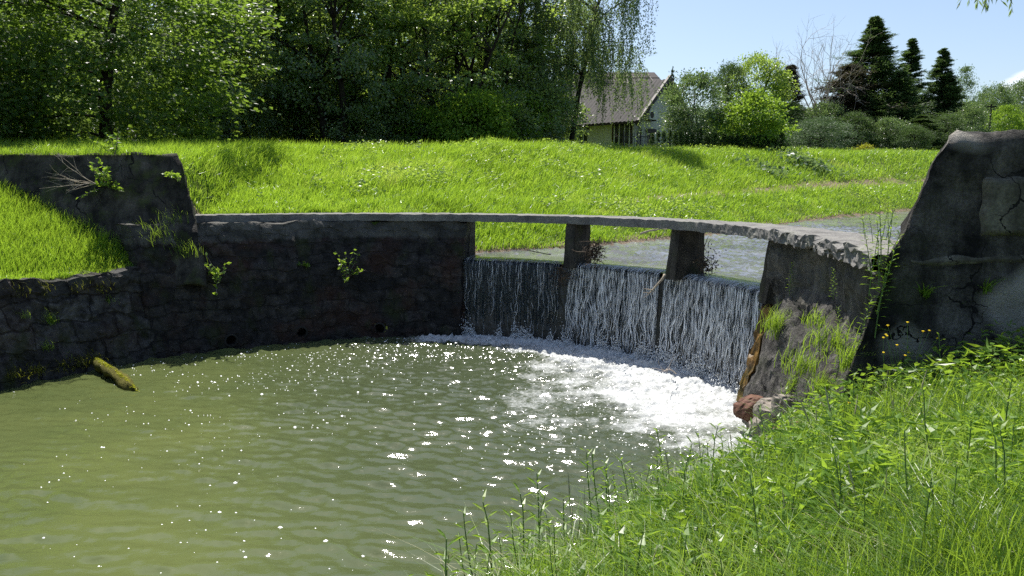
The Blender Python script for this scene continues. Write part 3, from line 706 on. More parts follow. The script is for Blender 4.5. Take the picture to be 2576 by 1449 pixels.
# ------------------------------------------------------------------ the falls
def fall(th0, th1, label, strands, seed, white):
    root = empty('waterfall', WC)
    tag(root, label, 'waterfall', 'three curtains of falling water')
    rng = np.random.default_rng(seed)
    nt_ = int((th1 - th0) * 9); nz_ = 40
    T = np.linspace(th0, th1, nt_); q = np.linspace(0, 1, nz_)
    TT, Q = np.meshgrid(T, q, indexing='ij')
    mid = (th0 + th1) / 2; TT = mid + (TT - mid) * (1 + .04 * Q)
    lip = 7.40 - .26 * np.clip(Q / .12, 0, 1) ** .8
    rr = lip - .13 * np.clip(Q - .1, 0, 1) ** .7 + .0
    zz = np.where(Q < .12, 1.895 - .055 * (Q / .12) ** 2.2, 1.84 - (1.84 + .03) * (Q - .12) / .88)
    cor = fbm(TT * 1.9, Q * 1.2, seed, 4); rr = rr + cor * .05 * np.clip(Q * 3, 0, 1) + .008 * np.sin(TT * 9 + 3 * fbm(TT, Q * 2, 7, 3))
    V = np.stack([rr * np.cos(np.radians(TT)), rr * np.sin(np.radians(TT)), zz], -1).reshape(-1, 3)
    mesh('water_sheet', V, gridF(nt_, nz_), M['sheet' if not white else 'sheet_white'], root, smooth_=True)
    mb = MB(); n = 34; qq = np.linspace(0, 1, n); wide = (th1 - th0) / 57.3 * 7.1
    ncol = int(wide / (.036 if white else .055))
    cols = [(th0 + .2 + (th1 - th0 - .4) * (k + rng.uniform(-.35, .35)) / ncol, 0., 1., 1.) for k in range(ncol)] + [(rng.uniform(th0 + .2, th1 - .2), rng.uniform(0, .6), rng.uniform(.15, .6), .6) for k in range(strands)]
    for k, (a, q0, ln, th_w) in enumerate(cols):
        if not white and k < ncol:
            q0 = 0.; ln = rng.uniform(.06, .5) if rng.random() < .8 else 1.
        qq = np.linspace(q0, min(1, q0 + ln), n)
        sway = fbm(a * .55 + 0 * qq, qq * 5.0, seed + 1, 2) * 2.4 + (fbm(a * 2.6 + 0 * qq, qq * 13.0, seed + 2, 2) * 1.1)
        aa = a + sway * np.clip(qq * 1.7 - .05, 0, 1)
        rr = 7.40 - .26 * np.clip(qq / .12, 0, 1) ** .8 - .13 * np.clip(qq - .1, 0, 1) ** .7 - .015 - .035 * rng.random() * qq
        zz = np.where(qq < .12, 1.90 - .055 * (qq / .12) ** 2.2, 1.845 - 1.87 * (qq - .12) / .88)
        aa = mid + (aa - mid) * (1 + .04 * qq)
        br = np.clip((vn(a * 7.1 + 0 * qq, qq * rng.uniform(9, 22), seed + 9) - .30) * 2.2, .06, 1.25)
        w_ = rng.uniform(.003, .0098) * th_w * (1 if white else .62) * br * np.minimum(1, np.minimum(np.arange(n) + .3, n - np.arange(n) - .7) / 2)
        mb.tube(np.stack([rr * np.cos(np.radians(aa)), rr * np.sin(np.radians(aa)), zz], 1), w_, 4)
    mb.build('strands', M['strand'], root, smooth_=True)
    # splash where the water lands
    nd = int(3200 * (th1 - th0) / 22); a = rng.uniform(th0 - 1.0, th1 + .5, nd)
    lump = np.clip(vn(a * .9, a * 0, seed + 5) * 1.6 - .25, .1, 1.3)
    h = np.abs(rng.normal(0, .20, nd)) * lump; rr = 6.97 - np.abs(rng.normal(0, .09, nd)); s = rng.uniform(.004, .014, nd)
    c = np.stack([rr * np.cos(np.radians(a)), rr * np.sin(np.radians(a)), h + .02], 1)
    oc = np.array([(1, 0, 0), (0, 1, 0), (-1, 0, 0), (0, -1, 0), (0, 0, 1.7), (0, 0, -1.7)])
    V = (c[:, None, :] + oc[None] * s[:, None, None]).reshape(-1, 3)
    tri = np.array([(0, 1, 4), (1, 2, 4), (2, 3, 4), (3, 0, 4), (1, 0, 5), (2, 1, 5), (3, 2, 5), (0, 3, 5)])
    F = (np.arange(nd)[:, None, None] * 6 + tri[None]).reshape(-1, 3)
    mesh('splash', V, F, M['foam'], root, smooth_=True)
    return root
def sheetmat(name, lo, hi, op):
    m, t, o = nmat(name)
    tcn = N(t, "ShaderNodeTexCoord"); sp = N(t, "ShaderNodeSeparateXYZ"); t.links.new(tcn.outputs['Object'], sp.inputs[0])
    ang = math_(t, 'MULTIPLY', math_(t, 'ARCTAN2', sp.outputs[1], sp.outputs[0]), 7.0)
    cb = N(t, "ShaderNodeCombineXYZ"); t.links.new(ang, cb.inputs[0]); t.links.new(math_(t, 'MULTIPLY', sp.outputs[2], .09), cb.inputs[1])
    n1 = noise(t, 11, 6, cb.outputs[0], .6); n1.inputs['Distortion'].default_value = .6
    cb2 = N(t, "ShaderNodeCombineXYZ"); t.links.new(ang, cb2.inputs[0]); t.links.new(math_(t, 'MULTIPLY', sp.outputs[2], .5), cb2.inputs[1])
    n2 = noise(t, 13, 6, cb2.outputs[0], .7)
    st = math_(t, 'ADD', math_(t, 'MULTIPLY', n1.outputs[0], .6), math_(t, 'MULTIPLY', n2.outputs[0], .4))
    # more broken up, whiter water near the foot
    st = math_(t, 'ADD', st, math_(t, 'MULTIPLY', N_map(t, sp.outputs[2], .55, .0), .14))
    f = ramp(t, st, [(lo, 0.0), (hi, 1.0)])
    tr = N(t, "ShaderNodeBsdfTransparent"); tr.inputs[0].default_value = (.62, .68, .72, 1)
    gl = N(t, "ShaderNodeBsdfPrincipled"); gl.inputs['Base Color'].default_value = (.025, .035, .042, 1); gl.inputs['Roughness'].default_value = .16; gl.inputs['IOR'].default_value = 1.33
    gl.inputs['Specular IOR Level'].default_value = .9
    bmp = N(t, "ShaderNodeBump"); bmp.inputs['Strength'].default_value = 1; bmp.inputs['Distance'].default_value = .03; t.links.new(st, bmp.inputs['Height']); t.links.new(bmp.outputs[0], gl.inputs['Normal'])
    wh = N(t, "ShaderNodeBsdfPrincipled"); wh.inputs['Base Color'].default_value = (.74, .77, .80, 1); wh.inputs['Roughness'].default_value = .25; t.links.new(bmp.outputs[0], wh.inputs['Normal'])
    twh = N(t, "ShaderNodeBsdfTranslucent"); twh.inputs[0].default_value = (.74, .77, .80, 1)
    w2 = N(t, "ShaderNodeMixShader"); w2.inputs[0].default_value = .4; t.links.new(wh.outputs[0], w2.inputs[1]); t.links.new(twh.outputs[0], w2.inputs[2])
    a1 = N(t, "ShaderNodeMixShader"); a1.inputs[0].default_value = .55; t.links.new(tr.outputs[0], a1.inputs[1]); t.links.new(gl.outputs[0], a1.inputs[2])
    a2 = N(t, "ShaderNodeMixShader"); t.links.new(math_(t, 'MULTIPLY', f.outputs[0], op), a2.inputs[0]); t.links.new(a1.outputs[0], a2.inputs[1]); t.links.new(w2.outputs[0], a2.inputs[2])
    t.links.new(a2.outputs[0], o.inputs[0]); return m
def N_map(t, s, a, b):
    r = N(t, "ShaderNodeMapRange"); r.inputs[1].default_value = a; r.inputs[2].default_value = b; t.links.new(s, r.inputs[0]); return r.outputs[0]
M['sheet'] = sheetmat('thin_falling_water', .53, .70, .6)
M['sheet_white'] = sheetmat('streaked_falling_water', .48, .62, .85)
M['strand'] = plain('bright_water_strand', (.86, .88, .9), .15, .6)
fall(56.9, 77.0, 'leftmost waterfall, a thin dark sheet between the weir wall and the first pier', 40, 71, False)
fall(35.3, 54.9, 'middle waterfall streaked white between the two piers', 260, 72, True)
fall(10.6, 33.9, 'rightmost waterfall, broad white-streaked curtain beside the eroded side wall', 330, 73, True)

# ------------------------------------------------------------------ foliage builders
def leaves(c, d, L, W, rng, fold=.15, jit=.5):
    """one folded four-cornered leaf per point; d the leaf direction"""
    n = len(c)
    d = d + rng.normal(0, jit, (n, 3)); d /= np.linalg.norm(d, axis=1)[:, None] + 1e-9
    a = rng.normal(0, 1, (n, 3)); wv = np.cross(d, a); wv /= np.linalg.norm(wv, axis=1)[:, None] + 1e-9
    nn = np.cross(d, wv)
    L = L * rng.uniform(.65, 1.25, n)[:, None]; W = W * rng.uniform(.7, 1.2, n)[:, None]
    V = np.stack([c, c + d * L * .45 + wv * W * .5 + nn * L * fold * .4, c + d * L - nn * L * fold, c + d * L * .45 - wv * W * .5 + nn * L * fold * .4], 1).reshape(-1, 3)
    F = np.arange(n)[:, None] * 4 + np.arange(4)[None]
    return V, F
def wander(p, d, ln, n, rng, up=0., wob=.15):
    P = [np.array(p, float)]; d = np.array(d, float); d /= np.linalg.norm(d)
    for i in range(n - 1):
        d = d + rng.normal(0, wob, 3) + np.array([0, 0, up]); d /= np.linalg.norm(d); P.append(P[-1] + d * ln / (n - 1))
    return np.array(P)
def crown_pts(rng, n, h0, h1, rad, shape=1.0, hollow=.35, lob=.35, seed=0):
    """clump centres inside a lumpy crown volume"""
    out_ = []
    while len(out_) < n:
        u = rng.random(); z = h0 + (h1 - h0) * u
        prof = (np.sin(pi * min(1, max(0, u * .92 + .06)) ** shape)) ** .6
        a = rng.uniform(0, 2 * pi); k = rng.uniform(hollow, 1) ** .6
        lobe = 1 + lob * (float(vn(np.array([a * 1.3 + 10]), np.array([u * 5]), seed)[0]) * 2 - 1)
        r = rad * prof * lobe * k; out_.append((r * cos(a), r * sin(a), z))
    return np.array(out_)
def tree_proto(name, seed, h, rad, h0, tr, nclump, per, L, W, leaf, bark, spread=.5, shape=1.0, hollow=.3, stems=1, limbs=14, lean=0., lob=.35):
    rng = np.random.default_rng(seed); root = empty(name)
    mb = MB(); tops = []
    for k in range(stems):
        a = k * 2.4 + seed; off = np.array([cos(a), sin(a), 0]) * (.35 if stems > 1 else 0)
        P = wander(off + (0, 0, -.3), (cos(a) * .12 * (stems > 1) + lean, sin(a) * .12 * (stems > 1), 1), h * .9, 12, rng, .03, .05)
        mb.tube(P, np.linspace(tr, tr * .15, 12) * (1 if stems == 1 else .75), 7); tops.append(P)
    cl = crown_pts(rng, nclump, h0, h, rad, shape, hollow, lob, seed) + np.array([lean * h * .4, 0, 0])
    for i in rng.choice(nclump, min(limbs, nclump), replace=False):
        P = tops[rng.integers(stems)]; tgt = cl[i]
        j = int(np.clip(np.searchsorted(P[:, 2], tgt[2] * .72), 1, 10)); s0 = P[j]
        tt_ = np.linspace(0, 1, 7)[:, None]; Q = s0 + (tgt - s0) * tt_ + np.array([0, 0, 1]) * (np.sin(tt_ * pi) * .10 * np.linalg.norm(tgt - s0)) + rng.normal(0, .05, (7, 3)) * tt_
        mb.tube(Q, np.linspace(tr * .32, tr * .05, 7), 5)
        for q in range(2):
            Q2 = wander(Q[4], (tgt - s0) + rng.normal(0, 1.2, 3), .35 * np.linalg.norm(tgt - s0), 5, rng, .02, .2); mb.tube(Q2, np.linspace(tr * .12, tr * .03, 5), 4)
    mb.build('trunk', bark, root, smooth_=True)
    c = np.repeat(cl, per, 0) + rng.normal(0, 1, (nclump * per, 3)) * np.array([spread, spread, spread * .62]) * rng.uniform(.5, 1.25, (nclump, 1)).repeat(per, 0)
    c = c[c[:, 2] > .15]
    d = c - np.array([0, 0, (h0 + h) / 2]); d /= np.linalg.norm(d, axis=1)[:, None] + 1e-9; d[:, 2] -= .35
    V, F = leaves(c, d, L, W, rng); mesh('crown', V, F, leaf, root)
    return root
def conifer_proto(name, seed, h, rad, tr, nb, per, L, W, leaf, bark, h0=.1, droop=.25, power=.9, tops=1):
    rng = np.random.default_rng(seed); root = empty(name); mb = MB(); cs = []; ds = []
    for k in range(tops):
        off = np.array([k * rad * .8 - (tops - 1) * rad * .4, 0, 0]); hk = h * (1 - .08 * k)
        mb.tube([off + (0, 0, -.3), off + (0, 0, hk * .5), off + (0, 0, hk)], [tr, tr * .6, tr * .08], 7)
        for i in range(nb // tops):
            u = rng.random() ** .8; z = h0 + (hk - h0) * u; a = rng.uniform(0, 2 * pi)
            r = rad * ((1 - u) ** power) * rng.uniform(.6, 1.1) * (1.45 if rng.random() < .12 else 1) * (.72 + .5 * (1 - (u * 8.5) % 1)) * (.72 + .5 * float(vn(np.array([u * 9 + seed]), np.array([a * 1.5]), seed)[0])) + .04
            s0 = off + np.array([0, 0, z]); dr = np.array([cos(a), sin(a), -droop * (1 - u) + .35 * u])
            tt_ = np.linspace(0, 1, 5)[:, None]; Q = s0 + dr * r * tt_ + np.array([0, 0, 1]) * .12 * r * tt_ ** 2
            if i % 3 == 0: mb.tube(Q, np.linspace(tr * .16, .008, 5), 4)
            q = rng.uniform(.15, 1, per) ** .7; c = s0 + dr * r * q[:, None] + np.array([0, 0, .12 * r]) * (q ** 2)[:, None] + rng.normal(0, .04 + .08 * r, (per, 3)) * np.array([1, 1, .55])
            cs.append(c); ds.append(np.tile(dr, (per, 1)))
    mb.build('trunk', bark, root, smooth_=True)
    V, F = leaves(np.concatenate(cs), np.concatenate(ds), L, W, rng, jit=.45); mesh('crown', V, F, leaf, root)
    return root
def place(proto, first, x, y, s=1., sz=None, rz=0., label=None, cat=None, group=None, z=None):
    """move the first one, copy it (with its parts) for every other"""
    if first: o = proto
    else:
        o = proto.copy(); col.objects.link(o)
        for ch in proto.children:
            c = ch.copy(); col.objects.link(c); c.parent = o
    o.location = (x, y, gz(x, y) - .05 if z is None else z); o.scale = (s, s, sz or s); o.rotation_euler = (0, 0, rz)
    tag(o, label, cat, group); return o
used = set()
def put(proto, *a, **k):
    f = proto.name not in used; used.add(proto.name); return place(proto, f, *a, **k)

# ------------------------------------------------------------------ the wood on the left
rnd = random.Random(5)
maple = tree_proto('maple_tree', 3, 12.0, 4.6, .3, .24, 330, 80, .18, .165, M['leaf_maple'], M['bark'], .42, 1.0, .35, lob=.3)
put(maple, at(235, 0, 27)[0], 27, 1.2, .72, label='broad maple with bright leaves standing behind the left abutment', cat='tree', rz=.4)
m2 = place(maple, False, at(-60, 0, 23.5)[0] - 2.2, 24.5, .95, .75, rz=2.1, label='maple cut by the left edge of the photo with bright leaf tips', cat='tree')
wa = tree_proto('wood_tree', 11, 13.5, 3.5, 3.0, .27, 125, 75, .20, .14, M['leaf_dark'], M['bark'], .38, .9, .2)
wb = tree_proto('wood_tree', 12, 14, 3.3, 2.4, .24, 120, 75, .19, .13, M['leaf_dark'], M['bark'], .38, .8, .2, stems=2)
wc_ = tree_proto('wood_tree', 13, 12.5, 3.8, 1.6, .19, 130, 75, .19, .14, M['leaf_mid'], M['bark'], .38, .9, .25, stems=3, limbs=26)
sh1 = tree_proto('shrub', 14, 3.0, 1.6, .1, .05, 90, 60, .14, .10, M['leaf_dark'], M['bark'], .32, 1, .2, stems=3, limbs=8)
sh2 = tree_proto('shrub', 15, 2.8, 1.5, .1, .04, 80, 55, .15, .12, M['leaf_lime'], M['bark'], .33, 1, .3, stems=3, limbs=10)
G = 'trees of the dark wood behind the meadow'
front = [(-30, 38, 0), (80, 38, 1), (420, 36, 0), (560, 37, 1), (640, 40, 2), (742, 39, 0), (785, 40, 1), (835, 38, 1), (905, 41, 2), (960, 40, 0), (1040, 42, 2), (1110, 41, 2), (1180, 43, 1), (1240, 44, 2), (1290, 46, 0)]
for i, (px, yy, k) in enumerate(front):
    pr_ = (wa, wb, wc_)[k]; x = at(px, 0, yy)[0]
    put(pr_, x, yy, rnd.uniform(1.0, 1.2), .86, rz=rnd.uniform(0, 6), label=None)
for yy, px0, px1, stp in ((48, -60, 1280, 128), (58, -80, 1300, 115), (70, -100, 1500, 85)):
    px = px0
    while px < px1:
        put((wa, wb, wc_)[rnd.randrange(3)], at(px + rnd.uniform(-30, 30), 0, yy)[0], yy + rnd.uniform(-2, 2), rnd.uniform(.9, 1.15), rz=rnd.uniform(0, 6)); px += stp
names = {0: 'tall dark-leaved tree with one trunk in the wood', 1: 'tall dark tree with twin trunks in the wood', 2: 'tree with several slim stems and mid-green leaves in the wood'}
for o in list(col.objects):
    if o.name.startswith('wood_tree') and o.parent is None:
        k = 0 if o.children[0].data == wa.children[0].data else 1 if o.children[0].data == wb.children[0].data else 2
        tag(o, names[k], 'tree', G)
G = 'dark undergrowth at the foot of the wood'
for px, yy, s in [(1405, 47, 1.2), (1350, 42, 1.3), (-20, 31, 1.0), (110, 33, .9), (330, 33, 1.), (470, 34, 1.05), (600, 37, .9), (690, 39, 1.), (800, 40, 1), (900, 38, .9), (1010, 39, .9), (1100, 41, .9), (1270, 40, 1.), (30, 40, 1.2), (200, 40, 1.2), (380, 42, 1.3), (520, 43, 1.3), (650, 45, 1.3), (780, 46, 1.3), (920, 46, 1.2), (1060, 47, 1.3), (1180, 48, 1.2), (1300, 48, 1.2)]:
    put(sh1, at(px, 0, yy)[0], yy, s, rz=rnd.uniform(0, 6), label='dark leafy shrub at the foot of the wood', cat='shrub', group=G)
G = 'bright lime shrubs at the edge of the wood'
for px, yy, s in [(1170, 38, 1.1), (1225, 39, 1.05), (1120, 40, 1.05), (1285, 41, 1.1), (1065, 39, .9)]:
    put(sh2, at(px, 0, yy)[0], yy, s, rz=rnd.uniform(0, 6), label='sunlit lime-green shrub at the edge of the wood left of the birches', cat='shrub', group=G)

# weeping birches
def birch(seed, h, rad, lean, hang, nstr, drop=1.0):
    rng = np.random.default_rng(seed); root = empty('birch_tree'); mb = MB(); cs = []; ds = []
    T = wander((0, 0, -.3), (lean, 0, 1), h, 14, rng, .02, .035); mb.tube(T, np.linspace(.17, .03, 14), 7)
    for i in range(26):
        j = rng.integers(4, 13); a = rng.uniform(0, 2 * pi); ln = rad * rng.uniform(.6, 1.1) * (1.15 - j / 16)
        Q = wander(T[j], (cos(a), sin(a), 1.0), ln * 1.3, 9, rng, -.16, .08); mb.tube(Q, np.linspace(.05, .01, 9), 5)
        for k in range(nstr):
            s0 = Q[rng.integers(3, 9)] + rng.normal(0, .14, 3); dl = rng.uniform(.6, 1) * hang * drop
            S = wander(s0, (rng.normal(0, .25), rng.normal(0, .25), -1), dl, 8, rng, -.25, .10)
            if k % 2 == 0: mb.tube(S, np.linspace(.009, .004, 8), 3)
            n = int(dl * 26); q = rng.random(n) * 7; b = np.clip(q.astype(int), 0, 6); c = S[b] + (S[b + 1] - S[b]) * (q - b)[:, None] + rng.normal(0, .055, (n, 3))
            cs.append(c); ds.append(np.tile([0, 0, -1.], (n, 1)))
    mb.build('trunk', M['bark'], root, smooth_=True)
    V, F = leaves(np.concatenate(cs), np.concatenate(ds), .105, .07, rng, jit=.6); mesh('crown', V, F, M['leaf_birch'], root)
    return root
for seed, px, yy, h, rad, lean, hang, ns, lab in [
        (1, 1335, 45, 16, 2.2, -.02, 2.2, 12, 'leftmost of the three birches, beside the dark wood'),
        (2, 1372, 46, 17, 2.4, .02, 2.4, 13, 'middle one of the three birches, straight slim trunk'),
        (3, 1432, 45, 15.5, 4.0, .12, 4.2, 24, 'rightmost birch with leaning trunk and curtains of twigs hanging before the house'),
        ]:
    b_ = birch(seed, h, rad, lean, hang, ns); x = at(px, 0, yy)[0]
    b_.location = (x, yy, gz(x, yy)); tag(b_, lab, 'birch')

# ------------------------------------------------------------------ house
M['render_wall'] = plain('pale_render', (.60, .59, .54), .9, .2, var=.06, vs=2, bump=.2, bs=50)
M['roof_brown'] = plain('brown_roof_sheet', (.042, .039, .039), .75, .2, var=.25, vs=3)
M['roof_metal'] = plain('brown_metal_roof', (.085, .072, .073), .75, .15, var=.08, vs=2)
M['dark_trim'] = plain('dark_brown_trim', (.035, .024, .02), .6)
M['frame_white'] = plain('white_frame', (.7, .7, .68), .5)
M['glass'] = plain('window_glass', (.02, .024, .028), .08, .8)
M['ac'] = plain('white_metal', (.62, .62, .60), .45)
M['iron'] = plain('black_iron', (.018, .018, .02), .5)
HY_ = 50.0; hcx = at(1592, 380, HY_)[0]; hz = 5.8
house = empty('house', (hcx, HY_, hz), radians(47)); 
# local: x runs along the gable wall to the right, y runs back along... the long wall goes in -x' direction
tag(house, 'low cream house with dark corrugated roof and white air conditioner on its gable', 'house')
# local axes: gable wall from (0,0) to (6.2,0) ; long wall from (0,0) to (0,9)
def hbox(name, x0, x1, y0, y1, z0, z1, m_, par=house): return MB().box(x0, x1, y0, y1, z0, z1).build(name, m_, par)
GW, LW, EV, RG = 6.4, 9.5, 2.45, 5.05
V = [(0, 0, -1), (GW, 0, -1), (GW, 0, EV), (GW / 2, 0, RG), (0, 0, EV), (0, LW, -1), (GW, LW, -1), (GW, LW, EV), (GW / 2, LW, RG), (0, LW, EV)]
mesh('wall', V, [[0, 1, 2, 3, 4], [9, 8, 7, 6, 5], [0, 4, 9, 5], [1, 6, 7, 2], [4, 3, 8, 9], [3, 2, 7, 8]], M['render_wall'], house, fix=True)
sl_ = (RG - EV) / (GW / 2)
def corr(side):
    ny = 150; yv = np.linspace(-.55, LW + .4, ny); rows = []
    for u in (-.16, .5, 1.0):
        x = u * GW / 2; z = EV + x * sl_ + .10 + .028 * np.sin(yv * 2 * pi / .32); rows.append(np.stack([np.full(ny, x if side else GW - x), yv, z], 1))
    for u in (1.0, -.16):
        x = u * GW / 2; z = EV + x * sl_ + .03 + 0 * yv; rows.append(np.stack([np.full(ny, x if side else GW - x), yv, z], 1))
    Vv = np.concatenate(rows); F = gridF(5, ny); k = np.arange(ny - 1)
    F = np.concatenate([F, np.stack([k, k + 1, k + 1 + 4 * ny, k + 4 * ny], 1)]); return Vv, F
mb = MB(); mb.add(*corr(True)); mb.add(*corr(False)); roof = mb.build('roof', M['roof_brown'], house)
for sgn in (0, 1):     # barge boards standing a little above the roof
    a0 = (-.5, EV - .5 * sl_); a1 = (GW / 2, RG)
    P0 = [(-.55, a0[1] - .22), (GW / 2, RG - .02), (GW / 2, RG + .36), (-.55, a0[1] + .12)]
    if sgn: P0 = [(GW - x, z) for x, z in P0]
    V = [(x, -.78, z) for x, z in P0] + [(x, -.60, z) for x, z in P0]
    mesh('barge_board', V, [[0, 1, 2, 3], [7, 6, 5, 4], [0, 4, 5, 1], [1, 5, 6, 2], [2, 6, 7, 3], [3, 7, 4, 0]], M['dark_trim'], house, fix=True)
mb = MB(); mb.box(-.62, -.52, -.6, LW, EV - .48, EV - .38); mb.build('gutter', M['dark_trim'], house)
mb = MB(); mb.tube([(-.57, -.55, EV - .42), (-.5, -.5, EV - .55), (.75, -.08, EV - .75), (.8, -.06, EV - .9), (.8, -.06, -.3)], .045, 6); mb.build('downpipe', M['dark_trim'], house)
def window(x0, x1, z0, z1, face, bars=1, name='window'):
    """face 'g' on the gable wall (y=0), 'l' on the long wall (x=0)"""
    f = empty(name); f.parent = house
    def B(a0, a1, z_0, z_1, d0, d1, nm, mm):
        q = MB(); q.box(a0, a1, -d1, -d0, z_0, z_1) if face == 'g' else q.box(-d1, -d0, a0, a1, z_0, z_1); return q.build(nm, mm, f)
    t_ = .07; q = MB()
    for (a0, a1, b0, b1) in ((x0, x1, z0, z0 + t_), (x0, x1, z1 - t_, z1), (x0, x0 + t_, z0 + t_, z1 - t_), (x1 - t_, x1, z0 + t_, z1 - t_)) + tuple(((x0 + (x1 - x0) * k / (bars + 1) - .03, x0 + (x1 - x0) * k / (bars + 1) + .03, z0 + t_, z1 - t_)) for k in range(1, bars + 1)):
        q.box(a0, a1, -.06, -.004, b0, b1) if face == 'g' else q.box(-.06, -.004, a0, a1, b0, b1)
    q.build('frame', M['frame_white'], f)
    B(x0 + t_, x1 - t_, z0 + t_, z1 - t_, .004, .02, 'glass', M['glass'])
    return f
window(1.5, 2.6, .55, 1.45, 'g'); hbox('shutter_box', 1.45, 2.65, -.10, -.003, 1.50, 1.78, M['dark_trim'])
window(.25, 1.55, .02, 2.1, 'l', 2, 'door')
hbox('door_surround', -.05, -.003, .10, .24, -.2, 2.2, M['dark_trim']); hbox('door_surround', -.05, -.003, 1.56, 1.70, -.2, 2.2, M['dark_trim']); hbox('lintel', -.05, -.003, .24, 1.56, 2.11, 2.2, M['dark_trim'])
window(3.7, 4.6, .35, 1.8, 'l'); hbox('shutter_box', -.05, -.003, 3.65, 4.65, 1.82, 1.98, M['dark_trim'])
acu = MB().box(1.25, 2.15, -.42, -.10, 2.35, 2.95).build('air_conditioner', M['ac'], house)
q = MB(); an = np.linspace(0, 2 * pi, 21)[:-1]
V = np.concatenate([np.stack([1.55 + .23 * np.cos(an), np.full(20, -.428), 2.65 + .23 * np.sin(an)], 1)]); mesh('fan_grille', V, [np.arange(20)[None, :]], M['dark_trim'], acu)
hbox('bracket', 1.3, 1.36, -.42, -.003, 2.27, 2.345, M['dark_trim']); hbox('bracket', 2.04, 2.10, -.42, -.003, 2.27, 2.345, M['dark_trim'])
# big house behind
bh = empty('house', (at(1545, 0, 64)[0], 64, 6.0)); tag(bh, 'larger house behind with brown metal hipped roof half hidden by the birches', 'house')
x0, x1 = at(1385, 0, 64)[0] - bh.location.x, at(1705, 0, 64)[0] - bh.location.x
ez = at(0, 240, 64)[2] - 6.0; rz_ = at(0, 178, 66.5)[2] - 6.0; rx0, rx1 = x0 + 2.4, at(1655, 0, 66.5)[0] - bh.location.x
MB().box(x0 + .5, x1 - .5, .5, 9.5, -1, ez - .02).build('wall', M['render_wall'], bh)
V = [(x0, 0, ez), (x1, 0, ez), (x1, 10, ez), (x0, 10, ez), (rx0, 3.4, rz_), (rx1, 3.4, rz_)]
mesh('roof', V, [[0, 1, 5, 4], [2, 3, 4, 5], [1, 2, 5], [3, 0, 4], [3, 2, 1, 0]], M['roof_metal'], bh, fix=True)
for k in range(1, 4):
    u = k / 4; a = np.array(V[0]) * (1 - u) + np.array(V[4]) * u; b_ = np.array(V[1]) * (1 - u) + np.array(V[5]) * u
    MB().tube([a + (0, -.01, .02), b_ + (0, -.01, .02)], .035, 4).build('roof_seam', M['dark_trim'], bh)
for u in np.linspace(.12, .9, 7):
    a = np.array(V[0]) * (1 - u) + np.array(V[1]) * u; b_ = np.array(V[4]) * (1 - u) + np.array(V[5]) * u
    MB().tube([a + (0, -.01, .02), b_ + (0, -.01, .02)], .03, 4).build('roof_seam', M['dark_trim'], bh)
# picket fence
fy = 47.0; fx0, fx1 = at(1576, 0, fy)[0], at(1645, 0, fy)[0]; fz = gz((fx0 + fx1) / 2, fy)
fen = empty('fence', (fx0, fy, at(0, 384, fy)[2])); tag(fen, 'black iron picket fence in front of the house door', 'fence')
mb = MB(); k = 0
while k * .13 < fx1 - fx0:
    mb.box(k * .13, k * .13 + .03, 0, .03, 0, 1.2 + .05 * (k % 2)); k += 1
mb.build('pickets', M['iron'], fen)
MB().box(0, fx1 - fx0, .031, .06, .25, .30).box(0, fx1 - fx0, .031, .06, .95, 1.0).build('rails', M['iron'], fen)
for k in (0, .5, 1): MB().box((fx1 - fx0) * k - .04, (fx1 - fx0) * k + .04, .061, .14, -.6, 1.35).build('post', M['iron'], fen)

# ------------------------------------------------------------------ trees and shrubs on the right
def T(proto, px, py_top, Y, hproto, wpx=None, wproto=None, base=None, **k):
    x, _, zt = at(px, py_top, Y); g = gz(x, Y) - .1; s = (zt - g) / hproto
    sw = s if wpx is None else (wpx / FPX * Y) / wproto
    o = put(proto, x, Y, sw, s, z=g, **k); return o
th_ = conifer_proto('thuja', 21, 2.2, .42, .05, 70, 26, .12, .05, M['needle'], M['bark'], h0=.05, droop=-.6, power=.5)
G = 'dark thujas of the hedge beside the fence'
for i, px in enumerate([1640, 1655, 1669, 1684, 1698, 1713, 1728, 1743, 1760, 1780, 1800, 1820, 1838, 1856, 1875, 1893, 1912, 1930, 1950, 1968]):
    T(th_, px, 332 + rnd.uniform(-5, 6) + (8 if px > 1760 else 0), 45.5, 2.2, 17 if px < 1760 else 24, .84, rz=rnd.uniform(0, 6), label='narrow dark thuja in the hedge right of the black fence', cat='thuja', group=G)
b1 = tree_proto('bush', 31, 5, 1.9, .1, .09, 170, 75, .15, .09, M['leaf_grey'], M['bark'], .36, 1.0, .35, stems=3, lob=.25)
T(b1, 1742, 190, 48, 5, 150, 3.9, label='big rounded grey-green bush right of the house gable', cat='bush')
b2 = tree_proto('bush', 32, 4, 2.1, .5, .09, 120, 70, .20, .15, M['leaf_lime'], M['bark'], .36, 1.0, .35, stems=3, lob=.35)
T(b2, 1898, 242, 47, 4, 165, 4.3, label='lime-green bush with large leaves behind the thuja hedge', cat='bush')
rt = tree_proto('tree', 33, 9, 3.2, 1.0, .2, 260, 70, .20, .14, M['leaf_mid'], M['bark'], .5, 1.0, .45, lob=.25)
T(rt, 1905, 150, 64, 9, 165, 6.6, label='round-topped green tree behind the lime bush', cat='tree')
rt2 = tree_proto('tree', 34, 9, 3.0, .8, .2, 260, 70, .18, .10, M['needle'], M['bark'], .45, 1.0, .45, lob=.3)
T(rt2, 1835, 165, 62, 9, 110, 6.2, label='dark green tree between the grey-green bush and the round-topped tree', cat='tree')
sb = conifer_proto('spruce_tree', 35, 8, 2.3, .15, 330, 75, .17, .06, M['needle_brown'], M['bark'], droop=.3, power=.75)
T(sb, 1990, 165, 66, 8, 130, 4.4, label='brownish thinning spruce left of the leafless tree', cat='spruce')
T(sb, 2135, 165, 68, 8, 190, 3.3, rz=1.3, label='brown twiggy spruce between the leafless tree and the tallest conifer', cat='spruce')
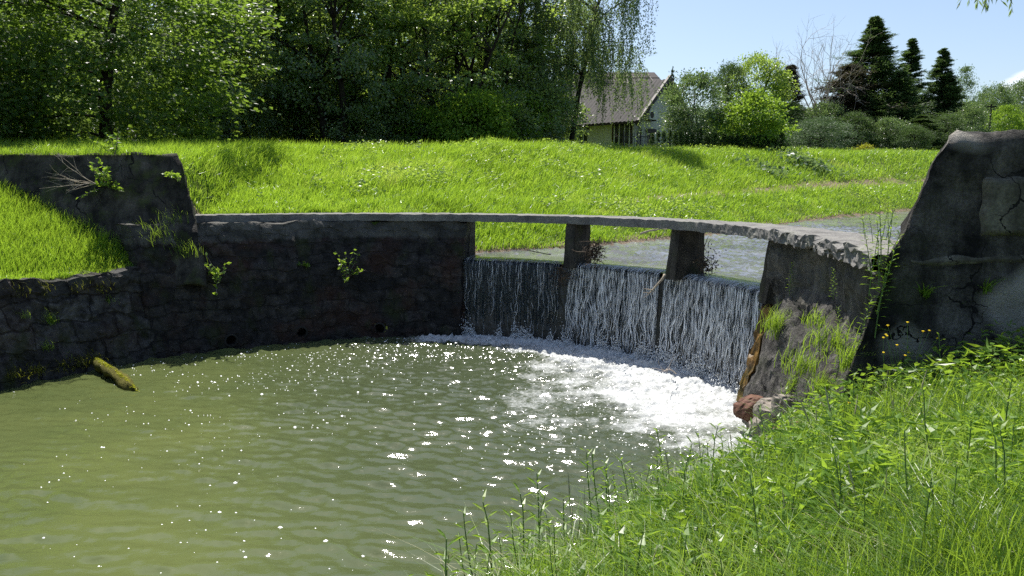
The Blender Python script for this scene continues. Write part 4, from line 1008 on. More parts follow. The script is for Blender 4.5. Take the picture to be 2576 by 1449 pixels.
# leafless tree
def bare(seed, h):
    rng = np.random.default_rng(seed); root = empty('leafless_tree'); t0 = MB(); b0 = MB()
    Tt = wander((0, 0, -.3), (.02, 0, 1), h * .45, 8, rng, .02, .06); t0.tube(Tt, np.linspace(.2, .12, 8), 7); t0.build('trunk', M['bark_grey'], root, smooth_=True)
    def grow(p, d, ln, r, lv):
        Q = wander(p, d, ln, 7, rng, .035, .13); b0.tube(Q, np.linspace(r, r * .45, 7), 5 if lv < 2 else 3)
        if lv < 4:
            for k in range(4 if lv < 3 else 4):
                j = rng.integers(2, 7); nd = (Q[j] - Q[j - 1]); nd = nd / np.linalg.norm(nd) + rng.normal(0, .5, 3); grow(Q[j], nd, ln * rng.uniform(.5, .78), r * .5, lv + 1)
    for k in range(9):
        a = k * .7 + rng.uniform(-.3, .3); grow(Tt[rng.integers(3, 8)], (cos(a) * .85, sin(a) * .85, 1.15), h * .36, .06, 1)
    b0.build('branches', M['twig'], root); return root
br_ = bare(5, 9); x, _, zt = at(2062, 108, 68); g = gz(x, 68); s = (zt - g) / 9.0
br_.location = (x, 68, g); br_.scale = (s * 1.15,) * 3; tag(br_, 'leafless pale branching tree against the sky', 'tree')
cf = conifer_proto('conifer', 36, 12, 2.5, .2, 800, 130, .13, .045, M['needle'], M['bark'], h0=.0, droop=-.05, power=1.05)
T(cf, 2203, 45, 70, 12, 135, 2.2, label='tallest dark conifer on the right, pointed top', cat='conifer')
cf2 = conifer_proto('conifer', 37, 11, 2.0, .18, 640, 120, .13, .045, M['needle'], M['bark'], h0=.0, droop=0, power=1.0, tops=2)
T(cf2, 2335, 100, 74, 11, 125, 2.6, label='dark double-topped conifer right of the tallest conifer', cat='conifer')
cf3 = conifer_proto('conifer', 38, 9, 2.0, .18, 520, 110, .14, .045, M['needle'], M['bark'], h0=.0, droop=-.3, power=.75)
T(cf3, 2268, 180, 68, 9, 115, 2.7, label='shorter full conifer between the two tall ones', cat='conifer')
T(cf3, 2390, 200, 74, 9, 110, 2.7, rz=2, label='dense dark conifer at the right end of the conifer row', cat='conifer')
T(cf3, 2205, 250, 66, 9, 120, 3.0, rz=4, label='low broad conifer below the tallest conifer', cat='conifer')
T(cf3, 2320, 290, 64, 9, 130, 3.2, rz=5, label='lowest broad conifer in front of the double-topped conifer', cat='conifer')
pp = tree_proto('tree', 39, 10, 1.6, 1, .12, 110, 60, .16, .10, M['leaf_grey'], M['bark'], .4, .8, .2, lob=.5)
T(pp, 2432, 172, 84, 10, 60, 3.2, label='slender loose-crowned tree right of the conifers', cat='tree')
wl = tree_proto('tree', 40, 11, 5, .6, .3, 300, 60, .28, .16, M['leaf_grey'], M['bark'], .7, 1, .4, lob=.3)
T(wl, 2505, 222, 105, 11, 120, 10, label='grey-green broad tree behind the utility pole', cat='tree')
T(wl, 2590, 208, 108, 11, 120, 10, rz=2, label='grey-green broad tree cut by the right edge of the photo', cat='tree')
pb = tree_proto('bush', 41, 5, 2.6, .1, .1, 150, 60, .22, .12, M['leaf_lime'], M['bark'], .4, 1, .5, lob=.15)
T(pb, 2530, 274, 96, 5, 84, 5.2, label='pale round bush above the right abutment', cat='bush')
T(pb, 2590, 285, 98, 5, 60, 5.2, rz=2, label='pale bush at the right edge of the photo above the abutment', cat='bush')
pn = tree_proto('pine_shrub', 42, 3.2, 2.1, .1, .08, 150, 85, .17, .035, M['needle_blue'], M['bark'], .3, 1.0, .35, stems=3, lob=.25)
T(pn, 2062, 300, 54, 3.2, 165, 4.3, label='low spreading blue-green pine shrub at the edge of the meadow', cat='shrub')
ys_ = tree_proto('yellow_shrub', 43, 1.2, .75, .05, .03, 40, 50, .08, .06, M['leaf_yellow'], M['bark'], .16, 1, .3, stems=2, limbs=4)
T(ys_, 2178, 366, 60, 1.2, 50, 1.6, label='small yellow shrub beside the blue-green pine shrub', cat='shrub')
T(ys_, 2352, 382, 68, 1.2, 38, 1.6, label='small yellow shrub beside the right abutment edge', cat='shrub')
ws_ = tree_proto('shrub', 44, 1.5, .7, .05, .03, 45, 50, .09, .07, M['leaf_lime'], M['bark'], .16, 1, .3, stems=2, limbs=4)
T(ws_, 1545, 362, 43, 1.5, 40, 1.5, label='small pale shrub in front of the cream house', cat='shrub')
T(conifer_proto('spruce_tree', 45, 9, 1.6, .12, 120, 45, .2, .06, M['needle'], M['bark']), 1692, 170, 78, 9, 34, 3.2, label='spruce tip showing behind the house roof', cat='spruce')
for i, (px, top, yy, wp) in enumerate([(1985, 262, 62, 110), (2075, 262, 66, 110), (2150, 285, 63, 100), (2240, 300, 62, 95), (2385, 290, 66, 105), (2440, 268, 70, 95), (2300, 318, 60, 85)]):
    T(b1 if i % 2 else rt2, px, top, yy, 5 if i % 2 else 9, wp, 3.9 if i % 2 else 6.2, rz=i * 1.3, label='dark rounded shrub filling the row beneath the conifers', cat='shrub', group='dark rounded shrubs beneath the conifers')
# tree line closing the view behind
G = 'far row of trees behind the houses and conifers'
for i, px in enumerate(range(1490, 2660, 62)):
    T(rt if i % 2 else wl, px + rnd.uniform(-15, 15), 275 + rnd.uniform(-22, 16) if px < 2400 else 262, 118 + rnd.uniform(-4, 4), 9 if i % 2 else 11, None, rz=rnd.uniform(0, 6), label='distant tree in the row closing the view behind the garden trees', cat='tree', group=G)
# pole
pl_ = empty('utility_pole', (*at(2490, 300, 84)[:2], at(2490, 330, 84)[2] - 2)); tag(pl_, 'thin dark utility pole above the right abutment', 'pole')
MB().tube([(0, 0, -1), (0, 0, at(0, 262, 84)[2] - pl_.location.z)], [.13, .09], 8).build('post', M['bark'], pl_)
MB().box(-.5, .5, -.05, .05, at(0, 270, 84)[2] - pl_.location.z, at(0, 268, 84)[2] - pl_.location.z + .05).build('crossarm', M['bark'], pl_)

# ------------------------------------------------------------------ grass
def blades(x, y, z, h, wd, rng, segs=3, bend=.35, wind=(.12, 0)):
    n = len(x); az = rng.uniform(0, 2 * pi, n); dx, dy = np.cos(az), np.sin(az)
    b = np.abs(rng.normal(0, bend, n)) + .05
    lx = dx * b + wind[0] + rng.normal(0, .08, n); ly = dy * b + wind[1] + rng.normal(0, .08, n)
    az2 = rng.uniform(0, pi, n); wx, wy = np.cos(az2) * wd / 2, np.sin(az2) * wd / 2
    V = []
    for k in range(segs + 1):
        u = k / segs; ww = (1 - u ** 1.6) if k < segs else 0
        cx, cy, cz = x + lx * h * u ** 2, y + ly * h * u ** 2, z + h * (u - .22 * u ** 2.5 * np.minimum(b * 2, 1.4))
        if k < segs: V += [np.stack([cx - wx * ww, cy - wy * ww, cz], 1), np.stack([cx + wx * ww, cy + wy * ww, cz], 1)]
        else: V.append(np.stack([cx, cy, cz], 1))
    nv = 2 * segs + 1; V = np.stack(V, 1).reshape(-1, 3); i = np.arange(n)[:, None] * nv
    Q = [np.concatenate([i + 2 * k, i + 2 * k + 1, i + 2 * k + 3, i + 2 * k + 2], 1) for k in range(segs - 1)]
    Tt = np.concatenate([i + 2 * segs - 2, i + 2 * segs - 1, i + 2 * segs], 1)
    return V, [np.concatenate(Q), Tt] if Q else [Tt]
rng = np.random.default_rng(100)
# meadow: sampled so that it is about equally dense on the picture
n = 900000
u = rng.uniform(-.78, .78, n); yy = 17.5 * (70 / 17.5) ** rng.random(n); xx = u * yy
s = sdist(xx, yy, LB); clump = fbm(xx * .8, yy * .8, 77, 3)
soilm = np.exp(-((s - 3.5) / .6) ** 2) * smooth(1.5, 6, xx)
keep = (s > .12) & (s < 26) & (rng.random(n) < (1 - .93 * np.clip(soilm * 1.2 + fbm(xx * 1.7, yy * 1.7, 8, 3) * soilm * 3, 0, 1)) * (.75 + clump)) & (xx > -16)
keep &= ~((xx < -7.3) & (yy < 18.2)) & (np.hypot(xx - CX0, yy - CY0) > r_in(np.degrees(np.arctan2(yy - CY0, xx - CX0))) + .92)
keep &= rng.random(n) < np.where(s > 13, .35, 1)
idx = np.where(keep)[0][:330000]; xx, yy, s, clump = xx[idx], yy[idx], s[idx], clump[idx]
zz = ground(xx, yy) - .02
hh = (.16 + .20 * smooth(.0, 4, s) + .42 * np.clip(clump + .15, 0, 1)) * rng.uniform(.4, 1.35, len(xx)) * np.where(xx > 3, .85, 1.0)
V, F = blades(xx, yy, zz, hh, .010 + .0006 * yy, rng, 2, .45, (.22, -.06))
tag(mesh('meadow_grass', V, F, M['grass']), 'long sunlit meadow grass on the far bank above the walkway', 'grass', kind='stuff')
# broad-leaved weeds in patches among the meadow grass
n = 120000; u = rng.uniform(-.5, .66, n); yy = 18 * (60 / 18) ** rng.random(n); xx = u * yy; s = sdist(xx, yy, LB)
keep = (s > .8) & (s < 12) & (xx > -7) & (fbm(xx * .7, yy * .7, 201, 4) > .115) & (np.hypot(xx - CX0, yy - CY0) > 9)
xx, yy = xx[keep][:22000], yy[keep][:22000]; c = np.stack([xx, yy, ground(xx, yy) + rng.uniform(.12, .5, len(xx))], 1); d = rng.normal(0, 1, (len(xx), 3)); d[:, 2] *= .3
V, F = leaves(c, d, .11, .07, rng, .12, .2)
tag(mesh('meadow_herbs', V, F, M['leaf_mid']), 'patches of darker broad-leaved weeds in the far meadow', 'ground cover', kind='stuff')
n = 700; u = rng.uniform(-.42, .6, n); yy = rng.uniform(19, 44, n); xx = u * yy; s = sdist(xx, yy, LB); k = (s > 1) & (s < 12) & (xx > -7) & (fbm(xx * .5, yy * .5, 301, 3) > .02); xx, yy = xx[k], yy[k]
c = np.stack([xx, yy, ground(xx, yy) + rng.uniform(.4, .6, len(xx))], 1); V, F = leaves(c, rng.normal(0, 1, (len(xx), 3)) * (1, 1, .2), .05, .05, rng, .1, .1)
tag(mesh('meadow_flowers', V, F, plain('meadow_flower', (.6, .6, .3), .7)), 'tiny pale flowers scattered in the far meadow', 'flowers', kind='stuff')
# ledge on the left
n = 90000; xx = rng.uniform(-15, -7.2, n); yy = rng.uniform(10.5, 16.8, n)
r = np.hypot(xx - CX0, yy - CY0); th = np.degrees(np.arctan2(yy - CY0, xx - CX0)) % 360
z_ = ground(xx, yy)
keep = ((r > rb_(th) + .55) | ((r > rb_(th) + .47) & (rng.random(n) < .6))) & (th > 136) & (th < 215) & (z_ > 1.6) & (yy < 16.3 + (z_ - 1.9) * .5)
xx, yy = xx[keep], yy[keep]; zz = ground(xx, yy) - .02; r = r[keep]
hh = (.12 + .22 * smooth(7.0, 8.2, r) + .1 * fbm(xx, yy, 5, 2)) * rng.uniform(.6, 1.3, len(xx))
V, F = blades(xx, yy, zz, hh, .014 + 0 * xx, rng, 3, .4, (.15, -.1))
tag(mesh('ledge_grass', V, F, M['grass']), 'bright grass on the ledge between retaining wall and left abutment', 'grass', kind='stuff')
# fringe on the left abutment
n = 5000; xx = rng.uniform(-14, -7.9, n); yy = rng.uniform(16.9, 17.9, n)
V, F = blades(xx, yy, 4.33 + 0 * xx, rng.uniform(.05, .26, n) * (.5 + 1.2 * vn(xx * 1.5, xx * 0, 3)), .012 + 0 * xx, rng, 3, .5, (.1, -.1))
tag(mesh('abutment_grass', V, F, M['grass']), 'fringe of sunlit grass along the top of the left abutment', 'grass', kind='stuff')
# near bank
n = 240000; yy = 1.3 * (9.8 / 1.3) ** rng.random(n); xx = rng.uniform(-.32, .86, n) * (yy + .6)
sh = sdist(xx, yy, SH); z_ = ground(xx, yy)
cl = fbm(xx * 1.6, yy * 1.6, 17, 3)
keep = (sh > .28) & (rng.random(n) < (.35 + .65 * smooth(.3, 1.2, sh)) * (.8 + cl)) & ~((yy > 6.8) & (xx > 3.3 + .5 * (yy - 6.8))) & (np.hypot(xx - CX0, yy - CY0) < 8.2) | ((sh > .5) & (yy < 6.8) & (rng.random(n) < .8 + cl))
xx, yy, sh, cl = xx[keep][:78000], yy[keep][:78000], sh[keep][:78000], cl[keep][:78000]; zz = ground(xx, yy) - .02
hh = (.14 + .30 * smooth(.3, 1.5, sh) + .40 * np.clip(cl + .15, 0, 1)) * np.where(yy > 7.8, .6, 1) * rng.uniform(.5, 1.35, len(xx))
V, F = blades(xx, yy, zz, hh, rng.uniform(.005, .013, len(xx)), rng, 4, .75, (.05, -.1))
tag(mesh('bank_grass', V, F, M['grass_near']), 'thick green grass on the near bank in the right foreground', 'grass', kind='stuff')
# low broad-leaved herbs between the grass
n = 120000; yy = 1.6 * (9.4 / 1.6) ** rng.random(n); xx = rng.uniform(-.2, .86, n) * (yy + .6); sh = sdist(xx, yy, SH); cl = fbm(xx * 1.1 + 9, yy * 1.1, 27, 3)
keep = (sh > .8) & (yy < 6.8) & (rng.random(n) < smooth(-.08, .12, cl) + .14 + .5 * smooth(4.8, 6.2, yy) * (xx > 2))
xx, yy = xx[keep][:38000], yy[keep][:38000]; cl = cl[keep][:38000]
c = np.stack([xx, yy, ground(xx, yy) + rng.uniform(.04, .42, len(xx)) * (.75 + cl * 1.6 + .5 * smooth(5, 6.6, yy))], 1)
d = rng.normal(0, 1, (len(xx), 3)); d[:, 2] = rng.uniform(-.35, .35, len(xx))
kind_ = fbm(xx * .9 + 3, yy * .9, 91, 3) + rng.normal(0, .10, len(xx)) > .0
V, F = leaves(c, d, np.where(kind_, .12, .062)[:, None], np.where(kind_, .025, .045)[:, None], rng, .12, .25)
tag(mesh('bank_herbs', V, F, M['herb']), 'low broad-leaved herbs mixed into the foreground grass', 'ground cover', kind='stuff')
# dry stalks
n = 6000; yy = 1.8 * (8.2 / 1.8) ** rng.random(n); xx = rng.uniform(-.25, .86, n) * (yy + .5); k = sdist(xx, yy, SH) > .6; xx, yy = xx[k], yy[k]; k = yy < 6.8; xx, yy = xx[k], yy[k]
V, F = blades(xx, yy, ground(xx, yy), rng.uniform(.2, .55, len(xx)), .006 + 0 * xx, rng, 5, .9, (.0, 0))
tag(mesh('dry_grass', V, F, M['straw']), 'scattered bleached dry stalks in the foreground grass', 'grass', kind='stuff')

# ------------------------------------------------------------------ single plants
def face_r(th, z):
    if th > 137: return float(rb_(th)) + .5 * (z + .2) / 1.8
    if th > 76.6:
        b = float(rb_(th)); rt = min(float(r_in(th)) + .05, b + .82); m_ = b + (rt - b) * .55
        return b + (m_ - b) * (z + .2) / 1.9 if z < 1.7 else m_ + (rt - m_) * (z - 1.7) / 1.09
    P_ = rw_prof(th); P_ = sorted([q for q in P_ if q[0] < 7.6], key=lambda q: q[1]); return float(np.interp(z, [q[1] for q in P_], [q[0] for q in P_]))
def wall_y(px, py):
    """depth at which the line of sight through this pixel meets the walls"""
    for Y in np.arange(6.2, 19, .04):
        x, _, z = at(px, py, Y)
        if Y < 8.3 and x > 3.1 + .14 * z and Y > 6.9 + .12 * (z + .5) / 4.6: return Y
        if Y > 7.1 and z < 2.8:
            r = math.hypot(x - CX0, Y - CY0); th = math.degrees(math.atan2(Y - CY0, x - CX0)) % 360
            if th > 326: th -= 360
            if -34 < th < 206 and r > face_r(th, z): return Y
        if x < -6.9 and z < 4.36 and Y > 16.0 + (z - 1.45) / 2.91: return Y
    return 16.5

def weed(seed, h, nl, L, W, leaf='herb', tip=True, lean=.1):
    """upright shoot with narrow leaves all round the stem"""
    rng = np.random.default_rng(seed); root = empty('tall_weed')
    P = wander((0, 0, 0), (rng.normal(0, lean), rng.normal(0, lean), 1), h, 9, rng, .02, .05)
    MB().tube(P, np.linspace(.0055, .002, 9) * (h / .6) ** .5, 5).build('stem', M['stem'], root)
    q = np.linspace(.12, 1, nl) * 7.99; b = np.clip(q.astype(int), 0, 7); c = P[b] + (P[b + 1] - P[b]) * (q - b)[:, None]
    a = np.arange(nl) * 2.4; up = np.linspace(.15, 1.0, nl)
    d = np.stack([np.cos(a), np.sin(a), up], 1); sz = (1.15 - .55 * np.linspace(0, 1, nl))[:, None]
    n_ = len(c); dd_ = d / np.linalg.norm(d, axis=1)[:, None]; wv = np.cross(dd_, (0, 0, 1.)); wv /= np.linalg.norm(wv, axis=1)[:, None]; nn = np.cross(wv, dd_)
    Ls = L * sz * rng.uniform(.8, 1.2, (n_, 1)); Ws = W * sz
    V = np.stack([c, c + dd_ * Ls * .35 + wv * Ws * .5, c + dd_ * Ls * .75 + wv * Ws * .36 - nn * Ls * .06, c + dd_ * Ls - nn * Ls * .22, c + dd_ * Ls * .75 - wv * Ws * .36 - nn * Ls * .06, c + dd_ * Ls * .35 - wv * Ws * .5], 1).reshape(-1, 3)
    mesh('leaves', V, np.arange(n_)[:, None] * 6 + np.arange(6)[None], M[leaf], root)
    return root
wps = [weed(s_, .62, nl, .085, .019) for s_, nl in ((1, 26), (2, 30), (3, 22))]
wps += [weed(4, .5, 16, .13, .035), weed(5, .45, 14, .12, .04)]
G = 'leafy upright weeds in the foreground grass'
rn = random.Random(9)
spots = []
while len(spots) < 230:
    y = rn.uniform(2.6, 7.4); x = rn.uniform(-.2, .82) * (y + .4); q = float(sdist(np.array([x]), np.array([y]), SH)[0])
    if q > .35 and (q < 1.8 or rn.random() < .45): spots.append((x, y))
for i, (x, y) in enumerate(spots):
    pr_ = wps[rn.randrange(5)]
    o = put(pr_, x, y, rn.uniform(.65, 1.25), rz=rn.uniform(0, 6), z=gz(x, y) - .02, label='upright leafy green weed among the foreground grass', cat='weed', group=G)
G = 'tall leafy shoots standing before the water'
for i in range(44):
    y = 2.8 + 3.4 * rn.random(); k = np.interp(y, SH[::-1, 1], SH[::-1, 0]); x = k + rn.uniform(.45, 1.25)
    put(wps[i % 3], x, y, rn.uniform(1.0, 1.6), rz=rn.uniform(0, 6), z=gz(x, y) - .03, label='tall leafy shoot at the bank edge, seen against the pool', cat='weed', group=G)
# tall grass with seed heads by the water's edge
def tallgrass(seed, h):
    rng = np.random.default_rng(seed); root = empty('tall_grass'); mb = MB(); hb = MB()
    for k in range(7):
        P = wander((rng.normal(0, .05), rng.normal(0, .05), 0), (rng.normal(0, .13), rng.normal(0, .13), 1), h * rng.uniform(.7, 1.1), 8, rng, -.03, .05)
        mb.tube(P, np.linspace(.0028, .0012, 8), 4)
        if k < 4: hb.tube(P[5:], [.003, .007, .002], 5)
    mb.build('stalks', M['stem'], root); hb.build('seed_heads', M['straw'], root)
    n = 60; V, F = blades(rng.normal(0, .05, n), rng.normal(0, .05, n), np.zeros(n), rng.uniform(.25, .6, n) * h, .007 + np.zeros(n), rng, 4, .45, (0, 0))
    mesh('blades', V, F, M['grass_near'], root); return root
tg = [tallgrass(1, .85), tallgrass(2, .7)]
G = 'tall grass tufts along the edge of the near bank'
for i in range(46):
    y = rn.uniform(3.0, 8.2) if i < 34 else rn.uniform(3, 7); k = np.interp(y, SH[::-1, 1], SH[::-1, 0]); x = k + (rn.uniform(.3, 1.1) if i < 34 else rn.uniform(1.2, 3.5))
    put(tg[i % 2], x, y, rn.uniform(.6, 1.0), rz=rn.uniform(0, 6), z=gz(x, y) - .03, label='tuft of tall grass with seed heads by the water edge of the near bank', cat='grass tuft', group=G)

def sprig(name, px, py, Y, size, seed, label, nb=6, leaf='herb', cat='sapling', dr=(0, -1, .3), L=.105, W=.07, nl=9):
    Y = wall_y(px, py) - (size * .55 if py > 400 else 0); bk = size * .55 if py > 400 else .0
    rng = np.random.default_rng(seed); root = empty(name, at(px, py, Y)); tag(root, label, cat); mb = MB(); cs = []; ds = []
    for k in range(nb):
        d = np.array(dr, float) + rng.normal(0, .55, 3) * np.array([1.3, .5, 1]); P = wander((0, bk, -bk * .3), d, size * rng.uniform(.6, 1.1), 7, rng, .03, .16); mb.tube(P, np.linspace(.008, .003, 7), 4)
        q = rng.uniform(1.5, 5.99, nl); b = q.astype(int); cs.append(P[b] + (P[b + 1] - P[b]) * (q - b)[:, None]); dd_ = rng.normal(0, .8, (nl, 3)); dd_[:, 2] *= .4; ds.append(dd_)
    mb.build('twigs', M['bark_grey'], root)
    V, F = leaves(np.concatenate(cs), np.concatenate(ds), L, W, rng, .1, .2); mesh('leaves', V, F, M[leaf], root); return root
sprig('sapling', 535, 690, 15.6, .7, 1, 'small leafy sapling growing from the dark wall below the left end of the walkway', 8)
sprig('sapling', 862, 690, 16.4, .85, 2, 'largest sapling growing from the middle of the dark weir wall', 9, dr=(.1, -.8, .9))
sprig('sapling', 768, 668, 16.5, .18, 3, 'tiny sapling on the dark wall left of the largest sapling', 3)
sprig('bush', 245, 450, 15.7, .8, 4, 'leafy bush hanging on the left abutment face beside the dead branch', 14, nl=14, cat='bush')
sprig('sapling', 440, 430, 15.9, .55, 5, 'small leafy sapling near the top right corner of the left abutment', 7, dr=(0, -.8, .1))
sprig('sapling', 290, 388, 16.4, .55, 6, 'leafy sapling standing on top of the left abutment', 8, dr=(0, -.2, 1))
# dead branch on the left abutment
rng = np.random.default_rng(4); db = empty('dead_branch', at(240, 462, 15.5)); tag(db, 'bleached dead branch caught on the left abutment', 'branch'); mb = MB()
for k in range(9):
    P = wander((0, 0, 0), (-1, -.35 + rng.normal(0, .25), rng.normal(.05, .28)), rng.uniform(.5, 1.05), 8, rng, .0, .13); mb.tube(P, np.linspace(.008, .002, 8), 4)
    for q in range(2): mb.tube(wander(P[rng.integers(3, 6)], (-1, rng.normal(0, .4), rng.normal(.1, .6)), .35, 5, rng, 0, .15), np.linspace(.005, .002, 5), 3)
mb.build('twigs', M['wood_dead'], db)
# tufts on the walls
def tuft(name, px, py, Y, n, h, seed, label, cat='grass tuft', mat='grass_near', wdt=.008, spread=.06, bend=.6):
    rng = np.random.default_rng(seed); V, F = blades(rng.normal(0, spread, n), rng.normal(0, spread * .6, n), rng.normal(0, spread * .5, n), rng.uniform(.5, 1.1, n) * h, wdt + np.zeros(n), rng, 4, bend, (0, -.45))
    o = mesh(name, V, F, M[mat]); o.location = at(px, py, wall_y(px, py) - .02); return tag(o, label, cat)
tuft('grass_tuft', 130, 812, 12.9, 90, .28, 1, 'grass tuft on the stone face below the grassy ledge at far left')
tuft('grass_tuft', 60, 800, 12.6, 45, .2, 2, 'small grass tuft on the retaining wall left of the bigger tuft')
tuft('grass_tuft', 275, 760, 14.0, 35, .2, 3, 'small grass tuft high on the retaining wall near its right end')
tuft('grass_tuft', 118, 880, 12.9, 50, .22, 4, 'grass tuft low on the retaining wall above the waterline')
tuft('grass_tuft', 170, 895, 13.2, 40, .2, 5, 'grass tuft low on the retaining wall beside the mossy log')
tuft('grass_tuft', 1962, 835, 10.75, 330, .42, 6, 'thick hanging grass tuft on the side wall beside the rightmost waterfall', spread=.13, bend=.5)
tuft('grass_tuft', 2020, 930, 10.0, 160, .35, 7, 'grass tuft in the middle of the eroded side wall', spread=.12)
tuft('grass_tuft', 2085, 870, 9.7, 150, .32, 8, 'grass tuft on the eroded side wall nearer the right abutment', spread=.12)
tuft('grass_tuft', 470, 640, 15.5, 120, .35, 9, 'grass hanging below the left end of the walkway', spread=.16)
tuft('grass_tuft', 2330, 745, 7.75, 26, .2, 10, 'weed rosette growing from a crack in the right abutment', mat='herb', wdt=.022, spread=.03, bend=1.1)
tuft('grass_tuft', 2475, 735, 7.8, 20, .22, 11, 'weed with thin stalk on the right abutment face near the edge of the photo', mat='herb', wdt=.015, spread=.03, bend=.8)
tuft('grass_tuft', 1995, 985, 9, 130, .30, 12, 'grass tuft low on the side wall just above the rocks')
tuft('grass_tuft', 2065, 990, 9, 150, .32, 13, 'grass tuft at the foot of the side wall above the bank')
tuft('grass_tuft', 2140, 925, 9, 150, .34, 14, 'grass tuft at the foot of the side wall near the abutment')
tuft('grass_tuft', 2045, 815, 9, 60, .22, 15, 'sparse grass tuft high on the lower slope of the side wall')
tuft('grass_tuft', 395, 600, 15, 110, .4, 16, 'long dark grass hanging where the left abutment meets the weir', spread=.2)
tuft('grass_tuft', 440, 560, 15, 70, .35, 17, 'long grass high on the left abutment corner beside the walkway', spread=.15)
for i, (px, py) in enumerate([(30, 945), (85, 935), (140, 925), (190, 915), (225, 905)]):
    tuft('moss_clump', px, py, 13, 130, .13, 20 + i, ('leftmost mossy clump', 'second mossy clump from the left', 'middle mossy clump', 'mossy clump left of the one touching the log', 'mossy clump touching the log')[i] + ' at the waterline of the retaining wall', cat='moss', mat='moss_leaf', wdt=.014, spread=.13, bend=.9)
for i, (px, py) in enumerate([(40, 735), (110, 728), (185, 725), (250, 730)]):
    tuft('grass_tuft', px, py, 13, 70, .14, 30 + i, ('leftmost', 'second from left', 'second from right', 'rightmost')[i] + ' short yellowish tuft hanging just under the rim of the retaining wall', mat='moss_leaf', wdt=.010, spread=.12, bend=.8)
# weeds along the corner between side wall and right abutment
G = 'leafy shoots along the corner of side wall and right abutment'
for i, (px, py, Y, s_) in enumerate([(2185, 745, 9.0, .9), (2205, 790, 8.8, 1.0), (2225, 720, 8.6, 1.0), (2215, 660, 8.9, .8), (2190, 690, 9.2, .7), (2235, 640, 8.5, .8), (2200, 850, 8.6, .9), (2228, 605, 7.9, .7), (2215, 615, 8.3, .7), (2210, 720, 8.9, .8), (2195, 612, 8.4, .5), (2175, 602, 8.8, .5)]):
    Y = wall_y(px, py) - .05 if py > 650 else Y; x, y, z = at(px, py, Y); put(wps[i % 3], x, y, s_ * 1.25, rz=i, z=z, label='bright leafy shoot in the corner of the side wall and the right abutment', cat='weed', group=G)
for (px, py, Y, s_, lab) in [(1985, 745, 10.5, .95, 'slender leafy shoot under the walkway beside the rightmost opening'), (2095, 755, 9.8, .6, 'lone leafy shoot on the middle of the side wall'), (2110, 850, 9.5, .6, 'leafy shoot low on the eroded side wall'), (2015, 1080, 8.9, 1.1, 'tall leafy shoot beside the reddish rocks'), (2100, 960, 8.6, 1.1, 'leafy shoot on the slope below the side wall'), (2060, 905, 9, 1., 'leafy shoot left of the weedy tuft nearest the right abutment'), (2150, 900, 9, 1.1, 'tall leafy shoot at the foot of the side wall next to the right abutment')]:
    x, y, z = at(px, py, wall_y(px, py) - .05); put(wps[1], x, y, s_ * .9, rz=px, z=z, label=lab, cat='weed')
# yellow flowers
def flower(x, y, h, seed, label, group=None, r=.02, n=1):
    rng = np.random.default_rng(seed); root = empty('yellow_flower', (x, y, gz(x, y) - .02)); tag(root, label, 'flower', group)
    for k in range(n):
        P = wander((0, 0, 0), (rng.normal(0, .12 + .1 * (n > 1)), rng.normal(0, .12), 1), h * rng.uniform(.8, 1.1), 6, rng, 0, .05)
        MB().tube(P, .002, 4).build('stem', M['stem'], root)
        an = np.arange(12) * pi / 6; c = P[-1]; V = np.concatenate([np.stack([c[0] + r * np.cos(an) * (1 + .2 * (np.arange(12) % 2)), c[1] + r * np.sin(an) * (1 + .2 * (np.arange(12) % 2)), np.full(12, c[2] + .006)], 1), [[c[0], c[1], c[2] + .011]], [[c[0], c[1], c[2] - .008]]])
        F = np.array([(i, (i + 1) % 12, 12) for i in range(12)] + [((i + 1) % 12, i, 13) for i in range(12)])
        mesh('flower_head', V, F, M['petal'], root)
M['petal'] = leafmat('yellow_petals', (.78, .55, .01), (.85, .68, .015), (.9, .75, .02), .35)
for i, (px, py, zt, lab) in enumerate([(1832, 1160, 1.3, 'orange-yellow flower at the water edge, leftmost of the bank flowers'), (1852, 1152, 1.35, 'orange-yellow flower just right of the leftmost bank flower'), (1893, 1138, 1.35, 'orange-yellow flower highest of the group at the bank edge'), (1903, 1168, 1.3, 'orange-yellow flower lowest of the group at the bank edge'), (2035, 1113, 1.45, 'yellow flower on the slope right of the rocks'), (2138, 1000, 1.6, 'yellow flower in the grass below the side wall'), (2120, 1020, 1.6, 'second yellow flower in the grass below the side wall'), (2408, 1145, 1.9, 'lone small yellow flower in the grass at right')]):
    x, y, _ = onz(px, py, zt); g = gz(x, y); flower(x, y, max(.15, zt - g), i, lab)
for i, (px, py) in enumerate([(2245, 835), (2290, 815)]):
    x, y, z = at(px, py, 6.6); flower(x, y, z - gz(x, y), 30 + i, ('loose cluster of yellow buttercups left of the dark abutment foot', 'cluster of yellow buttercups against the dark abutment')[i], r=.011, n=6)
# big-leaved patch on the meadow
rng = np.random.default_rng(6)
def patch(px, py, Y, n, sp, seed, label):
    for Y in np.arange(18.5, 70, .25):
        q_ = at(px, py, Y)
        if q_[2] < gz(q_[0], q_[1]): break
    rng = np.random.default_rng(seed); x, y, _ = at(px, py, Y); root = empty('butterbur', (x, y, gz(x, y))); tag(root, label, 'plant')
    cx = rng.normal(0, sp, n); cy = rng.normal(0, sp * .7, n); cz = ground(cx + x, cy + y) - root.location.z + rng.uniform(.15, .5, n)
    d = rng.normal(0, 1, (n, 3)); d[:, 2] *= .3; V, F = leaves(np.stack([cx, cy, cz], 1), d, .26, .24, rng, .1, .2); mesh('leaves', V, F, M['leaf_grey'], root)
patch(2040, 425, 33, 240, .85, 1, 'dense patch of big-leaved butterbur on the right of the meadow')
patch(1930, 440, 31, 120, .7, 2, 'looser patch of big leaves left of the dense butterbur')


